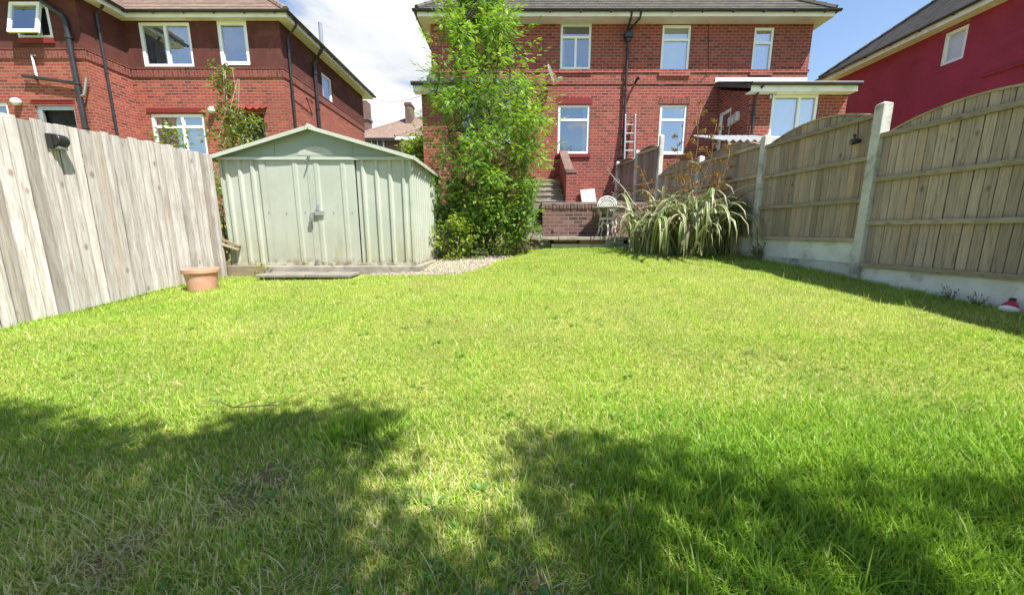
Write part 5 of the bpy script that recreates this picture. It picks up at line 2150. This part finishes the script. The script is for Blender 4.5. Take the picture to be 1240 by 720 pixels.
def phormium():
    c0 = Vector((3.60, 7.75, gz(3.60, 7.75)))
    t = thing('flax_plant', 'big variegated flax with drooping striped strap leaves before the right fence', 'plant', c0)
    V, Fq, K = [], [], []
    n = 430
    for i in range(n):
        s_ = random.random()
        b = c0 + Vector((random.gauss(0, .40), random.gauss(0, .26), 0))
        # clump stretched along the fence line
        az = random.uniform(0, 2 * math.pi)
        L = random.uniform(1.25, 2.25) * (.82 if math.cos(az) < -.5 else 1)
        el = R(random.uniform(54, 89))
        wd = random.uniform(.022, .038)
        d = Vector((math.cos(az) * math.cos(el), math.sin(az) * math.cos(el), math.sin(el)))
        p = b.copy()
        segs = 11
        bend = random.uniform(1.25, 2.7) * (1.25 if el < R(70) else 1)
        tw = random.uniform(-.4, .4)
        side = d.cross(Vector((0, 0, 1))).normalized()
        o = len(V)
        k = random.random()
        for j in range(segs + 1):
            f = j / segs
            w = wd * (.75 + .5 * f if f < .35 else (.925 + .0) * (1 - ((f - .35) / .65) ** 2.2) + .03)
            sd = (Matrix.Rotation(tw * f, 3, d) @ side).normalized()
            nn = sd.cross(d).normalized()
            fold = .35 * w * (1 - .6 * f)
            for q, a in enumerate((-1, -.62, 0, .62, 1)):
                V.append(tuple(p + sd * (w * a) + nn * (fold * abs(a))))
                K.append((0.5 + .5 * a, k, f, 1))
            if j < segs:
                for q in range(4):
                    x = o + 5 * j + q
                    Fq.append((x, x + 1, x + 6, x + 5))
            step = L / segs
            p = p + d * step
            ang = -bend * step * (.05 + 1.75 * f)
            hz = Vector((d.x, d.y, 0))
            if hz.length < .02:
                hz = Vector((math.cos(az), math.sin(az), 0))
            hz.normalize()
            e = math.atan2(d.z, Vector((d.x, d.y)).length * (1 if d.x * math.cos(az) + d.y * math.sin(az) > 0 else -1))
            e = max(e + ang, R(-86))
            ax = Vector((math.cos(az), math.sin(az), 0))
            d = (ax * math.cos(e) + Vector((0, 0, math.sin(e)))).normalized()
            if p.z < gz(p.x, p.y) + .02:
                p.z = gz(p.x, p.y) + .02
            if p.x > fx(p.y) - .07:
                p.x = fx(p.y) - .07 - random.uniform(0, .03)
    m, tt, out = new_mat('flax_leaf')
    at = N(tt, 'ShaderNodeVertexColor', layer_name='col')
    sc = N(tt, 'ShaderNodeSeparateColor', {0: at.outputs[0]})
    e = math_n(tt, 'ABSOLUTE', math_n(tt, 'SUBTRACT', sc.outputs[0], .5))
    edge = maprange(tt, e, .20, .30)
    gcol = mixc(tt, sc.outputs[1], (.09, .14, .055), (.15, .20, .085))
    ecol = mixc(tt, sc.outputs[1], (.52, .52, .27), (.38, .42, .18))
    c = mixc(tt, math_n(tt, 'MULTIPLY', edge, .9), gcol, ecol)
    dead = math_n(tt, 'MULTIPLY', maprange(tt, sc.outputs[1], .9, .95), .75)
    c = mixc(tt, dead, c, (.30, .24, .15))
    tip = maprange(tt, sc.outputs[2], .88, 1.0, 0, .6)
    c = mixc(tt, tip, c, (.26, .17, .08))
    pb = N(tt, 'ShaderNodeBsdfPrincipled', {'Base Color': c, 'Roughness': .42, 'Specular IOR Level': .4})
    tr = N(tt, 'ShaderNodeBsdfTranslucent', {0: c})
    mx = N(tt, 'ShaderNodeMixShader', {0: .2, 1: pb.outputs[0], 2: tr.outputs[0]})
    tt.links.new(mx.outputs[0], out.inputs[0])
    np_mesh('foliage', np.array(V), [np.array(Fq)], m, t, np.array(K))
    # flower stalks with zig-zag sprays of dried flowers
    spots = [((838, 250), (850, 128), 7.9), ((818, 250), (820, 168), 8.1), ((868, 252), (884, 182), 7.6), ((856, 250), (868, 150), 8.0),
             ((800, 255), (776, 205), 8.0), ((846, 250), (838, 190), 7.7), ((880, 255), (872, 215), 7.5)]
    petal = [(0, 0, 0), (.4, .16, .05), (1, 0, .1), (.4, -.16, .05), (.45, 0, -.02)]
    for (a, b, Y) in spots:
        p, q = on_y(a[0], a[1], Y), on_y(b[0], b[1], Y)
        p = Vector((p.x * .5 + c0.x * .5, Y, gz(c0.x, Y) + .1))
        m_ = MB()
        pts = wobble_path(p, q, 8, .22)
        m_.tube(pts, [.011, .011, .010, .009, .008, .007, .006, .005, .004], 6)
        P, D = [], []
        nb = 9
        for k in range(nb):
            f = .50 + .5 * k / (nb - 1)
            i = min(int(f * 8), 7)
            s0 = Vector(pts[i]).lerp(Vector(pts[i + 1]), f * 8 - i)
            L = .17 * (1.15 - .7 * (f - .5) * 2)
            sg = 1 if k % 2 else -1
            e1 = s0 + Vector((sg * L, random.uniform(-.12, .12), L * .35))
            br = wobble_path(s0, e1, 3, .4, -.02)
            m_.tube(br, [.0045, .004, .0035, .003], 5)
            for h in range(44):
                tpos = .35 + .65 * random.random()
                w = s0.lerp(e1, tpos)
                P.append(tuple(w + Vector((random.gauss(0, .022), random.gauss(0, .022), .01 + random.gauss(0, .018)))))
                D.append((sg * random.uniform(-.2, .9), random.uniform(-.6, .6), random.uniform(.3, 1)))
        st = m_.build('flower_stalk', M['brown_stem'], t, smooth=True)
        nP = len(P)
        scatter('dried_flower', petal, LEAF_F, np.array(P), np.array(D), np.tile([0, .3, 1.0], (nP, 1)), rng.uniform(.035, .065, nP),
                pal(nP, [(.36, .19, .05), (.28, .15, .05), (.40, .28, .09), (.20, .13, .06)], .2), M['plain'], st)
    # bleached old stalks leaning towards the table
    for (a, b, Y0, Y1) in (((800, 282), (735, 205), 8.0, 8.75), ((795, 285), (748, 257), 7.9, 8.7), ((792, 292), (741, 236), 8.0, 8.8), ((775, 300), (790, 262), 7.8, 8.0)):
        p, q = on_y(a[0], a[1], Y0), on_y(b[0], b[1], Y1)
        m_ = MB()
        m_.tube(wobble_path(p, q, 6, .25), [.013, .013, .012, .011, .010, .008, .006], 6)
        for k in range(5):
            f = .55 + .1 * k
            s0 = p.lerp(q, f)
            m_.tube([s0, s0 + Vector((-.02, 0, .09 * (-1) ** k)), s0 + Vector((-.06, .01, .12 * (-1) ** k))], [.006, .005, .003], 5)
        m_.build('dry_stalk', M['pale_stem'], t, smooth=True)


phormium()


def weeds():
    # spiky weed by the concrete post
    spec = [((916, 312), 'green spiky weed at the foot of the second concrete post by the flax', .30, 26, [(.10, .15, .05), (.14, .19, .07)], 0),
            ((1150, 352), 'dry branching weed in front of the pale gravel board, nearest the concrete post', .17, 14, [(.17, .17, .09), (.24, .22, .13)], 1),
            ((1182, 360), 'dry branching weed against the pale gravel board beside the red ornament', .16, 10, [(.17, .17, .09), (.24, .22, .13)], 1)]
    for (u, v), lab, h, n, cols, dry in spec:
        a, b, c = ray(u, v)
        # meet the fence foot
        y = 5.16 / (a / b + .107)
        x = fx(y) - .10
        base = Vector((x, y, gz(x, y)))
        t = thing('weed', lab, 'weed', base)
        m = MB()
        P, D = [], []
        for k in range(n):
            az, el = random.uniform(0, 6.28), R(random.uniform(35, 85))
            L = h * random.uniform(.6, 1.2)
            d = Vector((math.cos(az) * math.cos(el), math.sin(az) * math.cos(el) , math.sin(el)))
            if d.x > .25:
                d.x = .1
            e = base + d * L + Vector((0, 0, -.02))
            m.tube(wobble_path(base, e, 3, .4), [.003, .003, .002, .0015], 4)
            for j in range(4 if dry else 6):
                f = .3 + .7 * random.random()
                P.append(tuple(base.lerp(e, f)))
                D.append(tuple(d + Vector((random.uniform(-1, 1), random.uniform(-1, 1), random.uniform(-.2, .6)))))
        m.build('stem', M['bark'] if dry else M['pale_stem'], t)
        scatter('leaf', LEAF_V, LEAF_F, np.array(P), np.array(D), np.tile([0, 0, 1.0], (len(P), 1)), rng.uniform(.03, .06, len(P)) * (.6 if dry else 1.3), pal(len(P), cols), M['leaf'], t)
    # broad-leaved weed at the shed sleeper
    c = on_y(320, 326, 6.08)
    base = Vector((c.x, 6.05, gz(c.x, 6.05)))
    t = thing('weed', 'leafy weed sprouting by the timber sleeper at the left of the shed step', 'weed', base)
    n = 60
    d = rand_dirs(n, .5)
    q = np.array(base) + np.abs(rng.standard_normal((n, 3))) * np.array([0, 0, .09]) + rng.standard_normal((n, 3)) * np.array([.07, .04, .0])
    scatter('leaf', LEAF_V, LEAF_F, q, d, np.tile([0, 0, 1.0], (n, 1)), rng.uniform(.04, .08, n), pal(n, G2), M['leaf'], t)


weeds()


# ------------------------------------------------------------------ gravel strip
def in_poly(px, py, poly):
    r = np.zeros(len(px), bool)
    j = len(poly) - 1
    for i in range(len(poly)):
        xi, yi = poly[i]
        xj, yj = poly[j]
        r ^= ((yi > py) != (yj > py)) & (px < (xj - xi) * (py - yi) / (yj - yi + 1e-12) + xi)
        j = i
    return r


GRAVEL = [(-2.35, 5.98), (-1.75, 5.86), (-.85, 5.92), (-.45, 6.55), (-.30, 7.2), (.05, 7.7), (-.6, 8.0), (-1.45, 7.8), (-1.50, 6.2), (-2.35, 6.14)]


def build_gravel():
    n = 12000
    px, py = rng.uniform(-2.5, .2, n), rng.uniform(5.8, 8.1, n)
    ok = in_poly(px, py, GRAVEL)
    px, py = px[ok], py[ok]
    n = len(px)
    z = np.array([gz(x, y) for x, y in zip(px, py)])
    ov = [(1, 0, 0), (-.9, .1, 0), (0.1, .8, 0), (-.1, -.85, 0), (.05, 0, .6), (0, 0, -.5)]
    of = [(0, 2, 4), (2, 1, 4), (1, 3, 4), (3, 0, 4), (2, 0, 5), (1, 2, 5), (3, 1, 5), (0, 3, 5)]
    d = rand_dirs(n, 0, .3)
    o = scatter('gravel', ov, of, np.stack([px, py, z + rng.uniform(.0, .018, n)], 1), d, unit(np.array([0, 0, 1]) + .4 * rng.standard_normal((n, 3))),
                rng.uniform(.008, .019, n), pal(n, [(.36, .31, .25), (.46, .41, .34), (.28, .24, .2), (.52, .48, .42), (.4, .32, .25)], .15), M['gravel'])
    for p in o.data.polygons:
        p.use_smooth = False
    setting(o, 'stuff')


build_gravel()


# ------------------------------------------------------------------ the lawn: individual blades
LAWN = [(-4.70, -1.0), (-4.70, 6.05), (-4.3, 6.12), (-3.65, 6.1), (-3.60, 5.68), (-2.35, 5.66), (-2.3, 5.9), (-1.75, 5.82), (-.80, 5.86), (-.40, 6.5), (-.25, 7.15), (.1, 7.65), (.1, 8.6), (.2, 8.85),
        (3.2, 8.9), (4.3, 8.2), (fx(7) - .02, 7.0), (fx(3) - .02, 3.0), (fx(-1) - .02, -1.0)]


def vnoise(x, y, s, seed):
    """cheap smooth value noise on arrays"""
    r = np.random.default_rng(seed)
    g = r.random((64, 64))
    xx, yy = x * s + 31.7, y * s + 17.3
    ix, iy = np.floor(xx).astype(int), np.floor(yy).astype(int)
    fx_, fy_ = xx - ix, yy - iy
    fx_, fy_ = fx_ * fx_ * (3 - 2 * fx_), fy_ * fy_ * (3 - 2 * fy_)
    a, b = g[ix % 64, iy % 64], g[(ix + 1) % 64, iy % 64]
    c, d = g[ix % 64, (iy + 1) % 64], g[(ix + 1) % 64, (iy + 1) % 64]
    return (a * (1 - fx_) + b * fx_) * (1 - fy_) + (c * (1 - fx_) + d * fx_) * fy_


def build_grass():
    X, Yv = [], []
    # (y0, y1, density per m2)
    for y0, y1, dens in ((.55, 1.3, 19000), (1.3, 2.0, 15500), (2.0, 3.0, 10500), (3.0, 4.5, 7000), (4.5, 6.5, 4800), (6.5, 8.9, 3800)):
        xm = min(5.1, 1.55 * y1 + .35)
        n = int(dens * 2 * xm * (y1 - y0))
        x, y = rng.uniform(-xm, xm, n), rng.uniform(y0, y1, n)
        ok = in_poly(x, y, LAWN) & (np.abs(x) < 1.55 * y + .4)
        X.append(x[ok])
        Yv.append(y[ok])
    x, y = np.concatenate(X), np.concatenate(Yv)
    # thin patches of earth and moss in the shade by the camera
    bare = np.zeros(len(x))
    for cx, cy, r in ((-.98, 1.30, .17), (-1.25, 1.0, .12), (.1, .86, .13), (-.6, .8, .14)):
        bare = np.maximum(bare, np.exp(-(((x - cx) ** 2 + (y - cy) ** 2) / r ** 2)))
    patch = vnoise(x, y, 3.0, 3) * .6 + vnoise(x, y, 9.0, 4) * .4
    keep = rng.random(len(x)) > bare * (.25 + .6 * patch)
    x, y, patch, bare = x[keep], y[keep], patch[keep], bare[keep]
    n = len(x)
    lx = np.array([-6 + .16 * i for i in range(76)])
    z = np.array([gz(a, b) for a, b in zip(x, y)])
    big = vnoise(x, y, 1.1, 8) * .6 + vnoise(x, y, 2.7, 9) * .4
    # height: short turf, longer and lusher in the near right corner, straggly near left
    lush = np.clip((x - .1 + .35 * (vnoise(x, y, 2.2, 12) - .5)) / .9, 0, 1) * np.clip((1.95 - y) / .6, 0, 1)
    tuft = np.exp(-(((x + .72) / .22) ** 2 + ((y - 1.66) / .13) ** 2))
    h = (.016 + .020 * rng.random(n)) * (.7 + .7 * patch)
    h += .020 * np.clip((2.2 - y), 0, 1.2) * rng.random(n)
    h += lush * (.018 + .045 * rng.random(n)) + tuft * (.03 + .05 * rng.random(n))
    edge = np.clip((x - (5.28 - .107 * y) + .28) / .2, 0, 1) + np.clip((-4.72 + .22 - x) / .2, 0, 1)
    h += edge * .05 * rng.random(n)
    stray = rng.random(n) < .006
    h = np.where(stray, h + .05 + .05 * rng.random(n), h)
    dist = np.sqrt(x * x + y * y + 1)
    w = np.maximum(.0022 + .0022 * rng.random(n), dist * .00066 * (.75 + .5 * rng.random(n)))
    w = w * (1 + .5 * lush + .6 * tuft)
    az = rng.uniform(0, 2 * np.pi, n) + .0
    lean = rng.uniform(.3, 1.35, n)
    lean = np.where(bare > .3, lean + .4, lean)
    d = np.stack([np.cos(az), np.sin(az), np.zeros(n)], 1)
    tw = rng.uniform(-.9, .9, n)
    s = np.stack([-np.sin(az + tw), np.cos(az + tw), np.zeros(n)], 1)
    P = np.stack([x, y, z - .004], 1)
    up = np.array([0, 0, 1.0])
    sg = (h * .40)[:, None]

    def stp(an):
        return sg * (d * np.sin(an)[:, None] + up * np.cos(an)[:, None])
    m1 = P + stp(lean * .55)
    m2 = m1 + stp(lean * .85)
    tip = m2 + stp(lean * 1.1)
    hw = (w * .5)[:, None] * s
    V = np.stack([P - hw, P + hw, m1 - hw, m1 + hw, m2 - hw * .75, m2 + hw * .75, tip], 1).reshape(-1, 3)
    o = (np.arange(n) * 7)[:, None]
    Q = np.concatenate([o + np.array([[0, 1, 3, 2]]), o + np.array([[2, 3, 5, 4]])])
    Tr = o + np.array([[4, 5, 6]])
    greens = np.array([(.24, .405, .04), (.315, .47, .055), (.39, .525, .085), (.155, .315, .035)])
    straw = np.array([(.60, .57, .27), (.68, .64, .39), (.52, .53, .18)])
    c = greens[rng.choice(4, n, p=[.36, .32, .17, .15])]
    ps = .10 + .25 * np.clip((big - .42) * 2.5, 0, 1) + .25 * bare + .42 * np.clip((.35 - x) / .8, 0, 1) * np.clip((1.75 - y) / .6, 0, 1) + .10 * np.clip((x - 1.6), 0, 1) * np.clip((y - 2) / 1.5, 0, 1)
    ps = ps * (1 - .8 * lush) * (1 - .95 * tuft)
    iss = rng.random(n) < ps
    c[iss] = straw[rng.choice(3, iss.sum())]
    gl = np.clip(lush + tuft * .8, 0, 1)[:, None]
    deep = np.array([.20, .36, .03])
    c = c * (1 - .6 * gl) + deep * .6 * gl
    c = c * (1 + .14 * rng.standard_normal((n, 1))) * (.82 + .36 * patch[:, None])
    gp_ = np.clip((vnoise(x, y, 1.7, 41) - .55) * 3.0, 0, 1)[:, None] * (~iss)[:, None]
    c = c * (1 - .45 * gp_) + np.array([.17, .36, .035]) * .45 * gp_
    c = np.clip(c, .01, .75)
    col = np.concatenate([np.repeat(c, 7, 0), np.ones((n * 7, 1))], 1)
    g = np_mesh('grass', V, [Q, Tr], M['grass'], None, col)
    setting(g, 'stuff', 'short yellow-green lawn grass', 'grass')
    print('blades', n)


def mat_grass():
    m, t, out = new_mat('grass_blade')
    at = N(t, 'ShaderNodeVertexColor', layer_name='col')
    c = at.outputs[0]
    b = N(t, 'ShaderNodeBsdfPrincipled', {'Base Color': c, 'Roughness': .5, 'Specular IOR Level': .3})
    tr = N(t, 'ShaderNodeBsdfTranslucent', {0: mixc(t, 1.0, c, (1.25, 1.25, .7), 'MULTIPLY')})
    mx = N(t, 'ShaderNodeMixShader', {0: .42, 1: b.outputs[0], 2: tr.outputs[0]})
    t.links.new(mx.outputs[0], out.inputs[0])
    return m


M['grass'] = mat_grass()
build_grass()


def build_clover():
    n = 260
    x = rng.uniform(-4.3, 4.4, n)
    y = .85 + 6.5 * rng.random(n) ** 1.6
    ok = in_poly(x, y, LAWN)
    x, y = x[ok], y[ok]
    P, D, S = [], [], []
    for a, b in zip(x, y):
        z = gz(a, b)
        k = rng.integers(4, 9)
        for j in range(k):
            th = rng.uniform(0, 6.28)
            P.append((a + .012 * math.cos(th), b + .012 * math.sin(th), z + rng.uniform(.012, .03)))
            D.append((math.cos(th), math.sin(th), rng.uniform(.1, .7)))
            S.append(rng.uniform(.022, .05))
    m = len(P)
    o = scatter('clover', LEAF_V, LEAF_F, np.array(P), np.array(D), np.tile([0, 0, 1.0], (m, 1)), np.array(S), pal(m, [(.13, .26, .05), (.18, .32, .06), (.10, .22, .05)]), M['leaf'])
    setting(o, 'stuff')


build_clover()


# ------------------------------------------------------------------ the trees behind the photographer, whose shade falls across the near lawn
def shade_tree(name, label, trunk_xy, targets, hrange, seed):
    """targets: (x, y, radius) shade patches wanted on the lawn; leaf sprays stand up-sun of them"""
    random.seed(seed)
    bx, by = trunk_xy
    base = Vector((bx, by, gz(bx, by)))
    t = thing(name, label, 'tree', base)
    m = MB()
    top = base + Vector((.2, .1, 5.2))
    tr = wobble_path(base - Vector((0, 0, .1)), top, 9, .25)
    m.tube(tr, [.17, .155, .145, .135, .125, .11, .095, .08, .065, .045], 10)
    cs, rs = [], []
    for x, y, r in targets:
        h = random.uniform(*hrange)
        k = h / SUN.z
        c = Vector((x, y, gz(x, y))) + SUN * k
        cs.append(c)
        rs.append(r)
        f = min(.95, max(.35, .35 + .6 * (h - hrange[0]) / (hrange[1] - hrange[0])))
        p = tr[min(8, int(f * 9))]
        m.tube(wobble_path(p, c, 5, .35, .15), [.035, .028, .022, .017, .012, .006], 6)
    m.build('trunk', M['bark'], t, smooth=True)
    leaf_clumps('crown', cs, rs, 62, .085, G1 + G2[:1], 'leaf', t, (LEAF_V, LEAF_F), 0, .1, .6)


def shade_targets():
    r = np.random.default_rng(21)
    edge = [(-3.6, 2.05), (-2.75, 2.02), (-2.3, 1.85), (-1.9, 1.74), (-1.45, 1.80), (-1.1, 1.98), (-.85, 2.05), (-.62, 1.92), (-.45, 1.62), (-.2, 1.45), (.02, 1.52), (.18, 1.70), (.45, 1.70), (.72, 1.58), (.95, 1.35), (1.15, 1.36), (1.4, 1.50), (1.6, 1.40), (2.1, 1.34), (2.8, 1.30), (3.6, 1.25)]
    ex, ey = np.array(edge).T
    out = []
    holes = [(-.30, 1.16, .10), (-.10, 1.18, .14), (.10, 1.24, .10), (-.45, 1.32, .07), (.28, 1.3, .04), (-1.55, 1.62, .04), (.05, .95, .04), (.95, 1.12, .03), (-.5, 1.45, .05), (2.0, 1.05, .03)]
    for k in range(4000):
        x = r.uniform(-3.7, 3.7)
        lim = np.interp(x, ex, ey)
        rad = r.uniform(.13, .27)
        y = lim - rad * .8 - (lim + .5) * r.random() ** 1.3
        if y < -1.0:
            continue
        if mnoise.noise((x * 2.3, y * 2.9, 3.3)) > (-.04 if x > .3 else .35 if x > -.7 else 2) + .2 * (rad < .16):
            continue
        if x > .3 and y < lim - .35 and r.random() < .55:
            continue
        if any((x - a) ** 2 + (y - b) ** 2 < (c + rad * .22) ** 2 for a, b, c in holes):
            continue
        out.append((x, y, rad))
    return out[:950]


_t = shade_targets()
shade_tree('garden_tree', 'broadleaf tree standing behind the photographer on the left, shading the near lawn', (-.3, -2.6), [q for q in _t if q[0] < -.2], (5.2, 6.8), 3)
shade_tree('garden_tree', 'broadleaf tree standing behind the photographer on the right, shading the near lawn', (3.9, -2.8), [q for q in _t if q[0] >= -.2], (5.2, 6.8), 4)
